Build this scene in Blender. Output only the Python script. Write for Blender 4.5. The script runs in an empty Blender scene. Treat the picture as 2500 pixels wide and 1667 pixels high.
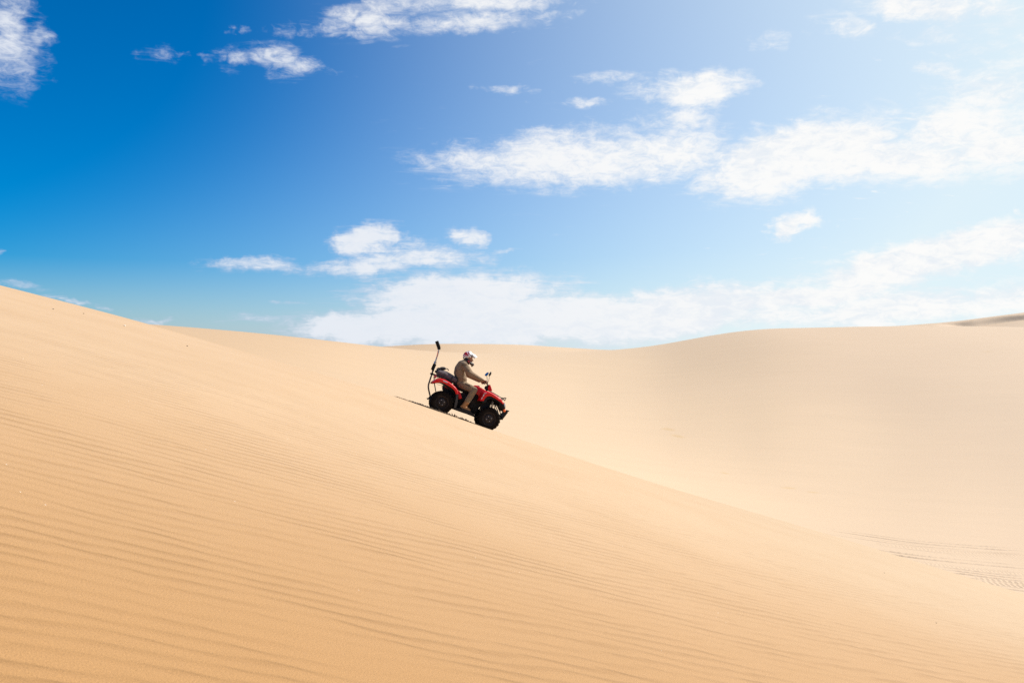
import bpy, bmesh, math, random
import numpy as np
from mathutils import Vector, Matrix

random.seed(7)
scene = bpy.context.scene
COL = scene.collection
R = math.radians

# ------------------------------------------------------------------ camera
F_PX = 1944.0                 # focal length in photograph pixels (28 mm on a 36 mm sensor, 2500 px wide)
PX0, PY0 = 1250.0, 870.0      # photograph pixel of the eye level point straight ahead
cam_d = bpy.data.cameras.new('camera')
cam = bpy.data.objects.new('camera', cam_d)
COL.objects.link(cam)
cam.location = (0, 0, 0)
cam.rotation_euler = (R(90), 0, 0)
cam_d.sensor_width = 36.0
cam_d.lens = 28.0
cam_d.shift_y = 36.5 / 2500.0
cam_d.clip_start = 0.05
cam_d.clip_end = 20000.0
cam_d.dof.use_dof = True
cam_d.dof.focus_distance = 19.5
cam_d.dof.aperture_fstop = 5.6
scene.camera = cam

# ------------------------------------------------------------------ light
SUN_AZ, SUN_EL = 68.0, 42.0   # degrees: azimuth from the view direction towards the right, elevation
SUN = Vector((math.sin(R(SUN_AZ)) * math.cos(R(SUN_EL)), math.cos(R(SUN_AZ)) * math.cos(R(SUN_EL)), math.sin(R(SUN_EL))))
sun_d = bpy.data.lights.new('sun', 'SUN')
sun_d.energy = 4.3
sun_d.angle = R(0.53)
sun_d.color = (1.0, 0.945, 0.86)
sun = bpy.data.objects.new('sun', sun_d)
COL.objects.link(sun)
sun.rotation_euler = SUN.to_track_quat('Z', 'Y').to_euler()

# ------------------------------------------------------------------ picture
scene.view_settings.view_transform = 'Standard'
scene.view_settings.look = 'None'
EXPO = 0.45
scene.view_settings.exposure = EXPO
scene.view_settings.gamma = 1.0
scene.view_settings.use_curve_mapping = False
scene.cycles.max_bounces = 4
scene.cycles.diffuse_bounces = 3
scene.cycles.use_denoising = False


class NT:
    """small helper to write node trees as expressions"""
    def __init__(self, tree):
        self.t = tree

    def n(self, kind, **kw):
        nd = self.t.nodes.new(kind)
        for k, v in kw.items():
            setattr(nd, k, v)
        return nd

    def put(self, sock, v):
        if v is None:
            return
        if hasattr(v, 'links') or hasattr(v, 'is_output'):
            self.t.links.new(v, sock)
        else:
            sock.default_value = v

    def m(self, op, a, b=None, c=None, clamp=False):
        nd = self.n('ShaderNodeMath', operation=op, use_clamp=clamp)
        self.put(nd.inputs[0], a); self.put(nd.inputs[1], b); self.put(nd.inputs[2], c)
        return nd.outputs[0]

    def vm(self, op, a, b=None, s=None):
        nd = self.n('ShaderNodeVectorMath', operation=op)
        a = a[:3] if isinstance(a, tuple) else a
        self.put(nd.inputs[0], a); self.put(nd.inputs[1], b)
        if s is not None:
            self.put(nd.inputs['Scale'], s)
        return nd.outputs['Value'] if op in ('DOT_PRODUCT', 'LENGTH') else nd.outputs[0]

    def xyz(self, x, y, z):
        nd = self.n('ShaderNodeCombineXYZ')
        self.put(nd.inputs[0], x); self.put(nd.inputs[1], y); self.put(nd.inputs[2], z)
        return nd.outputs[0]

    def sep(self, v):
        nd = self.n('ShaderNodeSeparateXYZ'); self.put(nd.inputs[0], v)
        return nd.outputs

    def noise(self, vec, scale, detail=4.0, rough=0.55, dist=0.0, lac=2.0):
        nd = self.n('ShaderNodeTexNoise')
        self.put(nd.inputs['Vector'], vec)
        nd.inputs['Scale'].default_value = scale
        nd.inputs['Detail'].default_value = detail
        nd.inputs['Roughness'].default_value = rough
        nd.inputs['Lacunarity'].default_value = lac
        nd.inputs['Distortion'].default_value = dist
        return nd.outputs[0]

    def ss(self, v, a, b, to0=0.0, to1=1.0):
        nd = self.n('ShaderNodeMapRange', interpolation_type='SMOOTHSTEP')
        self.put(nd.inputs['Value'], v)
        self.put(nd.inputs['From Min'], a); self.put(nd.inputs['From Max'], b)
        self.put(nd.inputs['To Min'], to0); self.put(nd.inputs['To Max'], to1)
        return nd.outputs[0]

    def mix(self, f, a, b):
        nd = self.n('ShaderNodeMix', data_type='RGBA')
        self.put(nd.inputs[0], f); self.put(nd.inputs[6], a); self.put(nd.inputs[7], b)
        return nd.outputs[2]


# ------------------------------------------------------------------ sky
SKY_STRENGTH = 0.10
world = bpy.data.worlds.new('World')
scene.world = world
world.use_nodes = True
wt = world.node_tree
world.cycles.sampling_method = 'MANUAL'
world.cycles.sample_map_resolution = 256
wt.nodes.clear()
W = NT(wt)
tc = W.n('ShaderNodeTexCoord')
D = tc.outputs['Generated']
sky = W.n('ShaderNodeTexSky', sky_type='NISHITA')
sky.sun_disc = False
sky.sun_elevation = R(SUN_EL)
sky.sun_rotation = R(SUN_AZ)
sky.altitude = 50.0
sky.air_density = 1.0
sky.dust_density = 1.0
sky.ozone_density = 8.0
wt.links.new(D, sky.inputs[0])
dx, dy, dz = W.sep(D)
# deeper, more saturated blue, as through a polarising filter
skyc = sky.outputs[0]


KSKY = 10.0 / 2.0 ** EXPO


def grade_sky(col):
    g = W.n('ShaderNodeGamma'); W.put(g.inputs[0], W.vm('SCALE', col, s=0.1)); g.inputs[1].default_value = 1.233
    hs = W.n('ShaderNodeHueSaturation'); hs.inputs['Saturation'].default_value = 1.47
    W.put(hs.inputs['Color'], g.outputs[0])
    return W.vm('MULTIPLY', hs.outputs[0], (1.1 * 1.546 * KSKY, 1.085 * 1.546 * KSKY, 1.546 * KSKY))


cosg = W.vm('DOT_PRODUCT', D, tuple(SUN))
# thin high haze: bright round the sun and low towards the horizon
veil = W.m('ADD', W.m('MULTIPLY', W.m('EXPONENT', W.m('DIVIDE', W.m('SUBTRACT', cosg, 1.0), 0.757)), 2.531),
           W.m('SUBTRACT', W.m('MULTIPLY', W.m('EXPONENT', W.m('MULTIPLY', W.m('MAXIMUM', dz, 0.0), -1.0 / 0.277)), 1.094), 1.302))
veil = W.m('MULTIPLY', W.m('ADD', veil, W.m('SQRT', W.m('ADD', W.m('MULTIPLY', veil, veil), 0.006))), 0.5)   # soft foot
veil = W.m('MINIMUM', W.m('MAXIMUM', W.m('SUBTRACT', veil, 0.018), 0.0), 0.94)
veil_c = W.mix(W.ss(cosg, 0.05, 0.50), (0.64 * KSKY, 0.80 * KSKY, 0.98 * KSKY, 1), (0.780 * KSKY, 0.908 * KSKY, 0.950 * KSKY, 1))
base_sky = W.mix(veil, grade_sky(skyc), veil_c)

yc = W.m('MAXIMUM', dy, 0.05)
U = W.m('DIVIDE', dx, yc)
V = W.m('DIVIDE', dz, yc)
UV = W.xyz(U, V, 0.0)
front = W.ss(dy, 0.10, 0.35)
# cloud deck coordinates: the view ray met with a level sheet overhead
zz = W.m('ADD', W.m('MAXIMUM', dz, 0.0), 0.13)
DECK = W.xyz(W.m('DIVIDE', dx, zz), W.m('DIVIDE', dy, zz), 0.0)

# cloud banks: photograph pixel centre, half sizes, tilt (degrees), weight
BANKS = [
    (5, 85, 115, 160, 12, 1.05), (20, 195, 70, 40, 0, .45),
    (400, 125, 75, 30, 0, .62), (545, 130, 45, 26, 0, .7), (660, 150, 130, 52, -8, 1.05), (800, 168, 80, 14, -4, .5),
    (575, 72, 34, 18, -10, .62), (680, 75, 60, 28, 0, .5), (770, 70, 60, 34, 0, .55),
    (860, 55, 95, 50, 6, .98), (960, 62, 90, 42, 8, 1.0), (1120, 62, 200, 36, 3, .98), (980, 5, 100, 34, 0, .9), (1190, 8, 270, 40, 2, 1.05),
    (1350, 35, 80, 22, 12, .6),
    (1235, 222, 80, 16, -2, .75), (1395, 250, 90, 18, 2, .85), (1490, 190, 150, 24, 3, .6), (1590, 215, 110, 30, 4, .75),
    (1700, 215, 150, 60, 8, 1.5), (1650, 265, 110, 40, 30, 1.0),
    (1500, 385, 560, 90, 3, 1.12), (1230, 400, 330, 58, -3, .98), (1400, 330, 260, 40, 6, .8), (1620, 290, 140, 50, 10, .8),
    (1930, 385, 330, 105, 14, 1.5), (2150, 390, 420, 80, -2, 1.25), (2330, 330, 260, 110, 12, 1.1), (2450, 370, 180, 60, 6, 1.3), (1790, 440, 140, 40, 0, .9),
    (2420, 235, 170, 85, 8, 1.0), (2310, 180, 90, 30, -4, .9),
    (2060, 72, 130, 42, -9, 1.0), (2270, 22, 230, 62, -6, 1.4), (2300, 95, 190, 34, 8, .8), (2400, 130, 140, 30, 6, .7), (1870, 95, 60, 30, 0, .5),
    (2480, 90, 60, 30, 10, .7), (2480, 150, 80, 22, 10, .7),
    (915, 590, 110, 46, 0, 1.35), (640, 645, 200, 28, -2, .95), (970, 640, 260, 34, 4, 1.1), (1125, 582, 52, 28, 0, .95), (1000, 610, 90, 30, 5, .7),
    (1230, 612, 60, 8, 0, .5),
    (1120, 715, 330, 62, 3, 1.15), (1250, 780, 520, 75, 2, 1.5), (900, 800, 250, 60, 2, 1.2), (1600, 770, 420, 80, 6, 1.5), (1560, 720, 170, 26, 6, .9),
    (1350, 690, 90, 12, 6, .5), (720, 738, 50, 7, 0, .5),
    (1960, 720, 420, 42, 9, 1.2), (2240, 640, 420, 62, 9, 1.5), (2450, 590, 200, 60, 7, 1.4), (2200, 745, 420, 60, 4, 1.0), (2500, 720, 260, 60, 6, .9), (1800, 775, 380, 40, 4, .9),
    (1935, 552, 75, 40, 14, 1.35), (1990, 548, 50, 18, -6, .6), (2490, 525, 40, 16, -20, .6),
    (40, 702, 110, 14, -6, .62), (165, 729, 80, 11, -3, .75), (268, 742, 50, 9, -4, .62), (385, 777, 90, 11, 0, .68), (10, 615, 30, 12, 0, .5),
    (640, 778, 90, 14, 0, .4), (620, 636, 60, 8, 0, .3),
]


def cnoise(vec, scale, detail, amp):
    nd = W.n('ShaderNodeTexNoise'); W.put(nd.inputs['Vector'], vec)
    nd.inputs['Scale'].default_value = scale; nd.inputs['Detail'].default_value = detail; nd.inputs['Roughness'].default_value = 0.6
    return W.vm('MULTIPLY', W.vm('SUBTRACT', nd.outputs['Color'], (0.5, 0.5, 0.5)), amp)


# the edges of the banks are torn by drifting air
UVW = W.vm('ADD', W.vm('ADD', UV, cnoise(UV, 6.0, 3.0, (0.17, 0.040, 0.0))), cnoise(UV, 30.0, 3.0, (0.075, 0.018, 0.0)))


def bank_field(banks):
    acc = None
    for (px, py, rx, ry, rot, w) in banks:
        mp = W.n('ShaderNodeMapping', vector_type='TEXTURE')
        W.put(mp.inputs['Vector'], UVW)
        mp.inputs['Location'].default_value = ((px - PX0) / F_PX, (PY0 - py) / F_PX, 0)
        mp.inputs['Rotation'].default_value = (0, 0, R(rot))
        mp.inputs['Scale'].default_value = (rx * 1.25 / F_PX, ry * 1.25 / F_PX, 1)
        gr = W.n('ShaderNodeTexGradient', gradient_type='SPHERICAL')
        W.put(gr.inputs[0], mp.outputs[0])
        # acc + w*g - overlap, kept soft: 1-(1-a)(1-b) style is replaced by a smooth maximum
        v = W.m('MULTIPLY', W.ss(gr.outputs[1], 0.0, 0.85), w * (1.38 if py > 650 else (1.12 if py > 280 else 0.95)))
        if acc is None:
            acc = v
        else:
            nd = W.n('ShaderNodeMath', operation='SMOOTH_MAX')
            W.put(nd.inputs[0], acc); W.put(nd.inputs[1], v); nd.inputs[2].default_value = 0.03
            acc = nd.outputs[0]
    return acc


M = W.m('MULTIPLY', W.m('MULTIPLY', W.m('MAXIMUM', W.m('SUBTRACT', bank_field(BANKS), 0.03), 0.0), 0.95), front)
# outside the frame the same kind of broken cloud goes on
inframe = W.m('MULTIPLY', W.m('MULTIPLY', W.ss(U, -0.85, -0.66), W.ss(U, 0.85, 0.66)), W.m('MULTIPLY', W.ss(V, 0.62, 0.46), front))
wide = W.ss(W.noise(DECK, 0.55, 3.0, 0.5), 0.42, 0.75, 0.0, 0.9)
M = W.m('ADD', M, W.m('MULTIPLY', wide, W.m('SUBTRACT', 1.0, inframe)))
# puffs in the plane of view directions, streaks in the plane of the cloud sheet
AE = W.xyz(W.m('ARCTAN2', dx, dy), W.m('MULTIPLY', dz, 2.3), W.m('MULTIPLY', dy, 0.2))
n_mid = W.noise(AE, 8.5, 4.0, 0.6, 0.8)
n_fine = W.noise(AE, 46.0, 5.0, 0.72, 0.5)
DECK_R = W.n('ShaderNodeMapping'); W.put(DECK_R.inputs[0], DECK)
DECK_R.inputs['Rotation'].default_value = (0, 0, R(-22)); DECK_R.inputs['Scale'].default_value = (5.0, 12.0, 1)
n_str = W.noise(DECK_R.outputs[0], 1.0, 6.0, 0.66, 0.9)
dens = W.m('ADD', M, W.m('MULTIPLY', W.m('SUBTRACT', n_mid, 0.5), 1.05))
dens = W.m('ADD', dens, W.m('MULTIPLY', W.m('SUBTRACT', n_fine, 0.5), 1.35))
dens = W.m('ADD', dens, W.m('MULTIPLY', W.m('SUBTRACT', n_str, 0.5), 0.70))
gate = W.ss(M, 0.0, 0.22)
thick = W.ss(dens, 0.16, 1.34)
alpha = W.m('MULTIPLY', W.m('MULTIPLY', thick, gate), 0.96)
# thin streaks trailing round the banks, and scattered shreds over the whole sky
DECK_S = W.n('ShaderNodeMapping'); W.put(DECK_S.inputs[0], DECK)
DECK_S.inputs['Rotation'].default_value = (0, 0, R(-20)); DECK_S.inputs['Scale'].default_value = (3.2, 9.0, 1)
n_wisp = W.noise(DECK_S.outputs[0], 1.0, 7.0, 0.66, 1.1)
wisp = W.m('MULTIPLY', W.ss(n_wisp, 0.50, 0.78), W.m('MULTIPLY', W.ss(M, 0.03, 0.30), 0.55))
n_reg = W.noise(DECK, 1.1, 2.0, 0.5, 0.3)
n_shr = W.noise(W.vm('ADD', DECK_S.outputs[0], (7.3, 2.1, 0.0)), 2.3, 6.0, 0.64, 0.8)
shred = W.m('MULTIPLY', W.m('MULTIPLY', W.ss(n_shr, 0.60, 0.76), W.ss(n_reg, 0.42, 0.62)), W.ss(cosg, 0.25, 0.65, 0.0, 0.75))
alpha = W.m('SUBTRACT', 1.0, W.m('MULTIPLY', W.m('MULTIPLY', W.m('SUBTRACT', 1.0, alpha), W.m('SUBTRACT', 1.0, wisp)), W.m('SUBTRACT', 1.0, shred)))
glow = W.ss(cosg, 0.05, 0.66)
cloud_dim = W.mix(W.ss(dens, 0.4, 1.2), (0.56 * KSKY, 0.63 * KSKY, 0.80 * KSKY, 1), (0.80 * KSKY, 0.84 * KSKY, 0.91 * KSKY, 1))
cloud_lit = W.mix(W.ss(W.m('ADD', n_fine, W.m('MULTIPLY', n_mid, 0.9)), 0.72, 1.08), (0.83 * KSKY, 0.875 * KSKY, 0.925 * KSKY, 1), (0.985 * KSKY, 0.98 * KSKY, 0.965 * KSKY, 1))
cloud_c = W.mix(glow, cloud_dim, cloud_lit)
final = W.mix(alpha, base_sky, cloud_c)
bg = W.n('ShaderNodeBackground')
W.put(bg.inputs[0], final)
bg.inputs[1].default_value = SKY_STRENGTH
out = W.n('ShaderNodeOutputWorld')
wt.links.new(bg.outputs[0], out.inputs[0])

# ------------------------------------------------------------------ terrain shape
def pchip(xk, yk, x):
    """monotone cubic through nodes; xk, yk: (..., K) per point, x: (...)"""
    xk = np.asarray(xk, float); yk = np.asarray(yk, float); x = np.asarray(x, float)
    if xk.ndim == 1:
        xk = np.broadcast_to(xk, x.shape + xk.shape); yk = np.broadcast_to(yk, x.shape + yk.shape[-1:])
    h = np.diff(xk, axis=-1); d = np.diff(yk, axis=-1) / h
    m = np.zeros_like(yk)
    d0, d1 = d[..., :-1], d[..., 1:]; h0, h1 = h[..., :-1], h[..., 1:]
    w1 = 2 * h1 + h0; w2 = h1 + 2 * h0
    with np.errstate(divide='ignore', invalid='ignore'):
        mm = (w1 + w2) / (w1 / d0 + w2 / d1)
    m[..., 1:-1] = np.where(d0 * d1 > 0, mm, 0.0)
    m[..., 0] = d[..., 0]; m[..., -1] = d[..., -1]
    K = xk.shape[-1]
    idx = np.clip((x[..., None] >= xk).sum(-1) - 1, 0, K - 2)
    g = lambda a, i: np.take_along_axis(a, i[..., None], -1)[..., 0]
    x0 = g(xk, idx); hh = g(h, idx); t = np.clip((x - x0) / hh, 0.0, 1.0)
    y0 = g(yk, idx); y1 = g(yk, idx + 1); m0 = g(m, idx); m1 = g(m, idx + 1)
    return (y0 * (1 + 2 * t) * (1 - t) ** 2 + hh * m0 * t * (1 - t) ** 2 + y1 * t * t * (3 - 2 * t) - hh * m1 * t * t * (1 - t))


def sstep(x, a, b):
    t = np.clip((x - a) / (b - a), 0, 1)
    return t * t * (3 - 2 * t)


Y_R = 19.7         # depth of the crest of the near dune
H_CAM = 1.5
SIL_PX = np.array([-1400, -700, 0, 370, 650, 950, 1000, 1100, 1200, 1300, 1600, 2000, 2500, 3200, 4200], float)
SIL_PY = np.array([480, 560, 705, 797, 876, 964, 981, 1015.5, 1050, 1083, 1180, 1298, 1450, 1640, 1800], float)
XK = (SIL_PX - PX0) / F_PX * Y_R
ZK = (PY0 - SIL_PY) / F_PX * Y_R
Z_MID = float(pchip(XK, ZK, np.array([0.0]))[0])
G1 = Z_MID / Y_R                      # slope of the sight line at the crest
B_Q = (G1 - (Z_MID + H_CAM) / Y_R) / Y_R
A_Q = G1 - 2 * B_Q * Y_R
SHELF = 0.036


def ridge(x):
    xs = np.clip(x, XK[0], XK[-1])
    return pchip(XK, ZK, xs)


def near_h(x, y):
    z = ridge(x) - Z_MID - H_CAM
    yq = np.clip(y, 0, Y_R)
    z = z + A_Q * yq + B_Q * yq ** 2
    z = z + np.minimum(y, 0) * 0.03
    q = np.maximum(y - Y_R, 0)
    z = z + G1 * q - SHELF * sstep(q, 0.0, 0.35)
    p = q - 2.4
    z = z - 0.50 * 0.5 * (p + np.sqrt(p * p + 0.12)) + 0.50 * 0.5 * (-2.4 + math.sqrt(2.4 ** 2 + .12))
    return z


# far dunes, by column of sight: px, floor depth, floor z, crest depth, crest py, second crest depth, second crest py
FAR = np.array([
    (-600, 34, -1.8, 70, 770, 190, 850),
    (0, 34, -2.0, 72, 775, 190, 855),
    (370, 34, -2.5, 72, 795.5, 190, 856),
    (500, 34, -2.9, 74, 805, 190, 856),
    (650, 35, -3.4, 77, 817, 190, 856),
    (800, 36, -3.9, 81, 832, 192, 853),
    (930, 36, -4.4, 86, 846, 195, 845.5),
    (1060, 37, -4.9, 90, 856, 198, 838.5),
    (1250, 38, -5.5, 95, 861, 200, 842),
    (1400, 38, -6.0, 98, 861, 200, 849),
    (1500, 38, -6.4, 101, 856, 200, 856),
    (1600, 38, -6.8, 104, 845, 202, 852),
    (1700, 37, -7.2, 106, 827, 205, 842),
    (1800, 37, -7.5, 108, 810, 212, 830),
    (1900, 36, -7.8, 110, 800, 225, 818),
    (2100, 36, -8.2, 114, 797, 246, 800),
    (2300, 35, -8.5, 116, 799, 262, 789.5),
    (2500, 34, -8.8, 118, 801, 268, 763),
    (2900, 33, -9.0, 120, 800, 272, 720),
    (3400, 33, -9.0, 120, 800, 272, 700),
], float)


FPX = np.arange(FAR[0, 0], FAR[-1, 0] + 1, 5.0)
FTAB = []
_k = np.exp(-0.5 * (np.arange(-40, 41) * 5.0 / 42.0) ** 2); _k /= _k.sum()
for _c in range(1, 7):
    _v = pchip(FAR[:, 0], FAR[:, _c], FPX)
    FTAB.append(np.convolve(np.pad(_v, 40, mode='edge'), _k, mode='valid'))


MID_PX = [-600, 1100, 1400, 1700, 2000, 2500, 3400]
MID_FR = [.43, .43, .37, .43, .51, .57, .58]
MTAB = np.convolve(np.pad(np.interp(FPX, MID_PX, MID_FR), 40, mode='edge'), _k, mode='valid')


def far_h(x, y):
    yy = np.maximum(y, 5.0)
    px = np.clip(x / yy * F_PX + PX0, FAR[0, 0], FAR[-1, 0])
    c = [np.interp(px, FPX, t) for t in FTAB]
    yf, zf, y1, p1, y2, p2 = c
    mid = np.interp(px, FPX, MTAB)
    z1 = (PY0 - p1) / F_PX * y1
    z2 = (PY0 - p2) / F_PX * y2
    z_dip = np.minimum(z1, z2) - 2.2
    ns = [(np.full_like(px, 15.0), zf + 0.5), (yf - 5, zf + .06), (yf + 5, zf + 0.18),
          (yf + (y1 - yf) * .5, zf + (z1 - zf) * mid), (y1, z1), ((y1 * .55 + y2 * .45), z_dip), (y2, z2),
          (y2 * 1.5, z2 - 6), (y2 * 3, z2 * 0 - 9), (y2 * 0 + 6000, z2 * 0 - 14)]
    xk = np.stack([a for a, _ in ns], -1); yk = np.stack([b for _, b in ns], -1)
    z = pchip(xk, yk, np.clip(yy, 15.0, 6000.0))
    # slip face below the crest of the far right dune
    drop = 2.0 * sstep(px, 2275, 2385) - 0.35 * sstep(px, 2400, 2500) - 1.65 * sstep(px, 2560, 2800)
    lip = y2 - 13 - 5 * sstep(px, 2280, 2520) - 1.2 * np.sin((px - 2280) / 34.0) * sstep(px, 2330, 2400)
    w = np.maximum(drop / 0.95, 0.05)
    e = np.clip((lip - y) / w, 0, 1)
    z = z - drop * e * (1 - sstep(lip - y, 30, 80)) * (y < 400)
    return z


def smax(a, b, k):
    return 0.5 * (a + b + np.sqrt((a - b) ** 2 + k * k))


def undulate(x, y):
    r = np.sqrt(x * x + y * y)
    f = sstep(r, 26, 60)
    return f * (0.12 * np.sin(x * .11 + y * .05 + 1.0) * np.sin(y * .083 - x * .03) + 0.05 * np.sin(x * .27 - y * .12) * np.sin(y * .19 + .6))


def height(x, y):
    x = np.asarray(x, float); y = np.asarray(y, float)
    n = near_h(x, y); f = far_h(x, y)
    return smax(n, f, 0.35) + undulate(x, y)


def hz(x, y):
    return float(height(np.array([x]), np.array([y]))[0])

# ------------------------------------------------------------------ sand material
def new_mat(name):
    m = bpy.data.materials.new(name)
    m.use_nodes = True
    m.node_tree.nodes.clear()
    N = NT(m.node_tree)
    o = N.n('ShaderNodeOutputMaterial')
    b = N.n('ShaderNodeBsdfPrincipled')
    m.node_tree.links.new(b.outputs[0], o.inputs[0])
    return m, N, b


SAND_FAR = (0.600, 0.436, 0.282, 1)
SAND_RIGHT_SHADE = (0.545, 0.396, 0.266, 1)
SAND_PALE = (0.505, 0.345, 0.206, 1)
SAND_GOLD_DIM = (0.378, 0.198, 0.070, 1)


def sand_material(name='sand', shade_mix=0.0):
    m, N, b = new_mat(name)
    geo = N.n('ShaderNodeNewGeometry')
    P = geo.outputs['Position']
    x, y, z = N.sep(P)
    flat = N.xyz(x, y, 0.0)
    # golden near sand, darker towards the viewpoint: vignette painted into its colour
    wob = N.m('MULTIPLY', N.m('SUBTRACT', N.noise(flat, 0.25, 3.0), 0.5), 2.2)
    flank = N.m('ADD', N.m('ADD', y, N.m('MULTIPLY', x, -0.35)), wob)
    gold_dim = N.ss(flank, 9.5, 1.0)
    pale = N.mix(N.m('MULTIPLY', N.ss(y, 21.0, 27.0), N.ss(x, -26.0, 4.0, 0.1, 1.0)), SAND_PALE, SAND_FAR)  # far valley lightened by colour so that it looks more sunlit
    right_shade_w = N.m('ADD', N.m('ADD', x, N.m('MULTIPLY', N.m('SUBTRACT', 60.0, N.m('MINIMUM', y, 60.0)), 0.35)), N.m('MULTIPLY', N.m('SUBTRACT', N.noise(flat, 0.03, 3.0), 0.5), 26.0))
    pale = N.mix(N.m('MULTIPLY', N.ss(right_shade_w, 8.0, 38.0), N.ss(y, 23.0, 27.0)), pale, SAND_RIGHT_SHADE)  # right dune darkened by colour, standing in for its weaker sunlight
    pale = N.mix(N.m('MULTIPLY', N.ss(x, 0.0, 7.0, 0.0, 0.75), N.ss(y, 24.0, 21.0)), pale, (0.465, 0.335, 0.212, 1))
    col = N.mix(gold_dim, pale, SAND_GOLD_DIM)
    patch = N.noise(flat, 0.7, 4.0, 0.6)
    col = N.mix(N.m('MULTIPLY', N.ss(patch, 0.35, 0.7, 0.0, 0.14), N.ss(y, 22.0, 16.0)), col, (0.36, 0.21, 0.09, 1))
    # ochre patches, elongated
    mp = N.n('ShaderNodeMapping'); N.put(mp.inputs[0], flat); mp.inputs['Scale'].default_value = (0.16, 0.34, 1); mp.inputs['Rotation'].default_value = (0, 0, R(20))
    och = N.m('MULTIPLY', N.ss(N.noise(mp.outputs[0], 1.0, 3.0, 0.5), 0.70, 0.80), N.ss(y, 40, 55))
    col = N.mix(N.m('MULTIPLY', och, 0.35), col, (0.46, 0.30, 0.12, 1))
    # wind ripples
    # crests swing round and spread apart up the slope: level lines of ln(0.28 + 0.03 y) / 0.03 - x
    yk = N.m('ADD', N.m('MULTIPLY', N.m('MAXIMUM', y, 0.2), 0.030), 0.28)
    rw = N.m('SUBTRACT', N.m('MULTIPLY', N.m('LOGARITHM', yk, math.e), 1.0 / 0.030), x)
    mw = N.n('ShaderNodeMapping'); N.put(mw.inputs[0], flat); mw.inputs['Rotation'].default_value = (0, 0, R(-14)); mw.inputs['Scale'].default_value = (0.40, 1.5, 1)
    wv = N.m('MULTIPLY', N.m('SUBTRACT', N.noise(mw.outputs[0], 1.0, 3.0, 0.5), 0.5), 0.70)
    mw2 = N.n('ShaderNodeMapping'); N.put(mw2.inputs[0], flat); mw2.inputs['Rotation'].default_value = (0, 0, R(-14)); mw2.inputs['Scale'].default_value = (2.2, 7.0, 1)
    wv2 = N.m('MULTIPLY', N.m('SUBTRACT', N.noise(mw2.outputs[0], 1.0, 2.0, 0.5), 0.5), 0.20)
    ph = N.m('MULTIPLY', N.m('ADD', N.m('ADD', rw, wv), wv2), 2 * math.pi / 0.26)
    s1 = N.m('SINE', ph)
    s2 = N.m('MULTIPLY', N.m('SINE', N.m('ADD', N.m('MULTIPLY', ph, 2.0), 0.9)), 0.22)
    amp = N.ss(N.noise(mw.outputs[0], 1.7, 3.0, 0.6), 0.34, 0.66, 0.12, 1.15)
    rfade = N.m('MULTIPLY', amp, N.ss(y, 15.0, 6.0, 0.12, 1.0))
    rip = N.m('MULTIPLY', N.m('ADD', s1, s2), N.m('MULTIPLY', rfade, 0.0044))
    # darker tone along the ripple troughs
    tr_ = N.m('MULTIPLY', N.ss(N.m('SINE', N.m('ADD', ph, -0.6)), 0.15, -1.0), N.m('MULTIPLY', amp, N.ss(y, 13.0, 5.0, 0.08, 1.0)))
    col = N.mix(N.m('MULTIPLY', tr_, 0.24), col, (0.225, 0.115, 0.040, 1))
    mst = N.n('ShaderNodeMapping'); N.put(mst.inputs[0], flat); mst.inputs['Scale'].default_value = (0.10, 0.9, 1); mst.inputs['Rotation'].default_value = (0, 0, R(-5))
    streak = N.m('MULTIPLY', N.m('SUBTRACT', N.noise(mst.outputs[0], 1.0, 6.0, 0.7), 0.5), N.ss(y, 22.0, 30.0, 0.0, 0.10))
    col = N.vm('SCALE', col, s=N.m('ADD', 1.0, streak))
    # ochre scuffs where the slope has slipped a little
    for (spx, spy, hw, hh, rot) in ((1632, 1048, 30, 5.0, -24), (1655, 1065, 34, 4.0, -22), (1925, 1191, 34, 3.0, 4), (1770, 1155, 18, 2.5, -10), (1985, 1202, 30, 2.0, 2)):
        su, sv = (spx - PX0) / F_PX, (PY0 - spy) / F_PX
        ys = np.linspace(24, 110, 1200)
        k_ = int(np.argmax(height(su * ys, ys) - sv * ys > 0)); dd = float(ys[k_])
        zf_ = -sv * dd + 1e-6
        ms = N.n('ShaderNodeMapping', vector_type='TEXTURE'); N.put(ms.inputs[0], flat)
        ms.inputs['Location'].default_value = (su * dd, dd, 0); ms.inputs['Rotation'].default_value = (0, 0, R(rot * 2.0)); ms.inputs['Scale'].default_value = (hw / F_PX * dd, hh / F_PX * dd * 5.0, 1)
        gs = N.n('ShaderNodeTexGradient', gradient_type='SPHERICAL'); N.put(gs.inputs[0], ms.outputs[0])
        sm = N.ss(N.m('ADD', gs.outputs[1], N.m('MULTIPLY', N.m('SUBTRACT', N.noise(flat, 1.4, 4.0, 0.6), 0.5), 0.7)), 0.18, 0.85, 0.0, 0.38)
        col = N.mix(N.m('MULTIPLY', sm, N.ss(gs.outputs[1], 0.0, 0.2)), col, (0.52, 0.335, 0.135, 1))
    # grains
    g1 = N.noise(flat, 170.0, 2.0, 0.7)
    g2 = N.noise(flat, 420.0, 1.0, 0.6)
    gr = N.m('ADD', N.m('MULTIPLY', g1, 0.6), N.m('MULTIPLY', g2, 0.4))
    nearf = N.ss(y, 15.0, 3.0)
    grain = N.m('MULTIPLY', N.m('SUBTRACT', gr, 0.5), N.m('MULTIPLY', nearf, 1.5))
    val = N.m('ADD', 1.0, grain)
    colv = N.vm('SCALE', col, s=val)
    vor = N.n('ShaderNodeTexVoronoi'); N.put(vor.inputs['Vector'], flat); vor.inputs['Scale'].default_value = 22.0
    rnd = N.sep(vor.outputs['Color'])[0]
    glint = N.m('MULTIPLY', N.m('GREATER_THAN', rnd, 0.972), N.m('LESS_THAN', vor.outputs['Distance'], 0.055))
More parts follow.
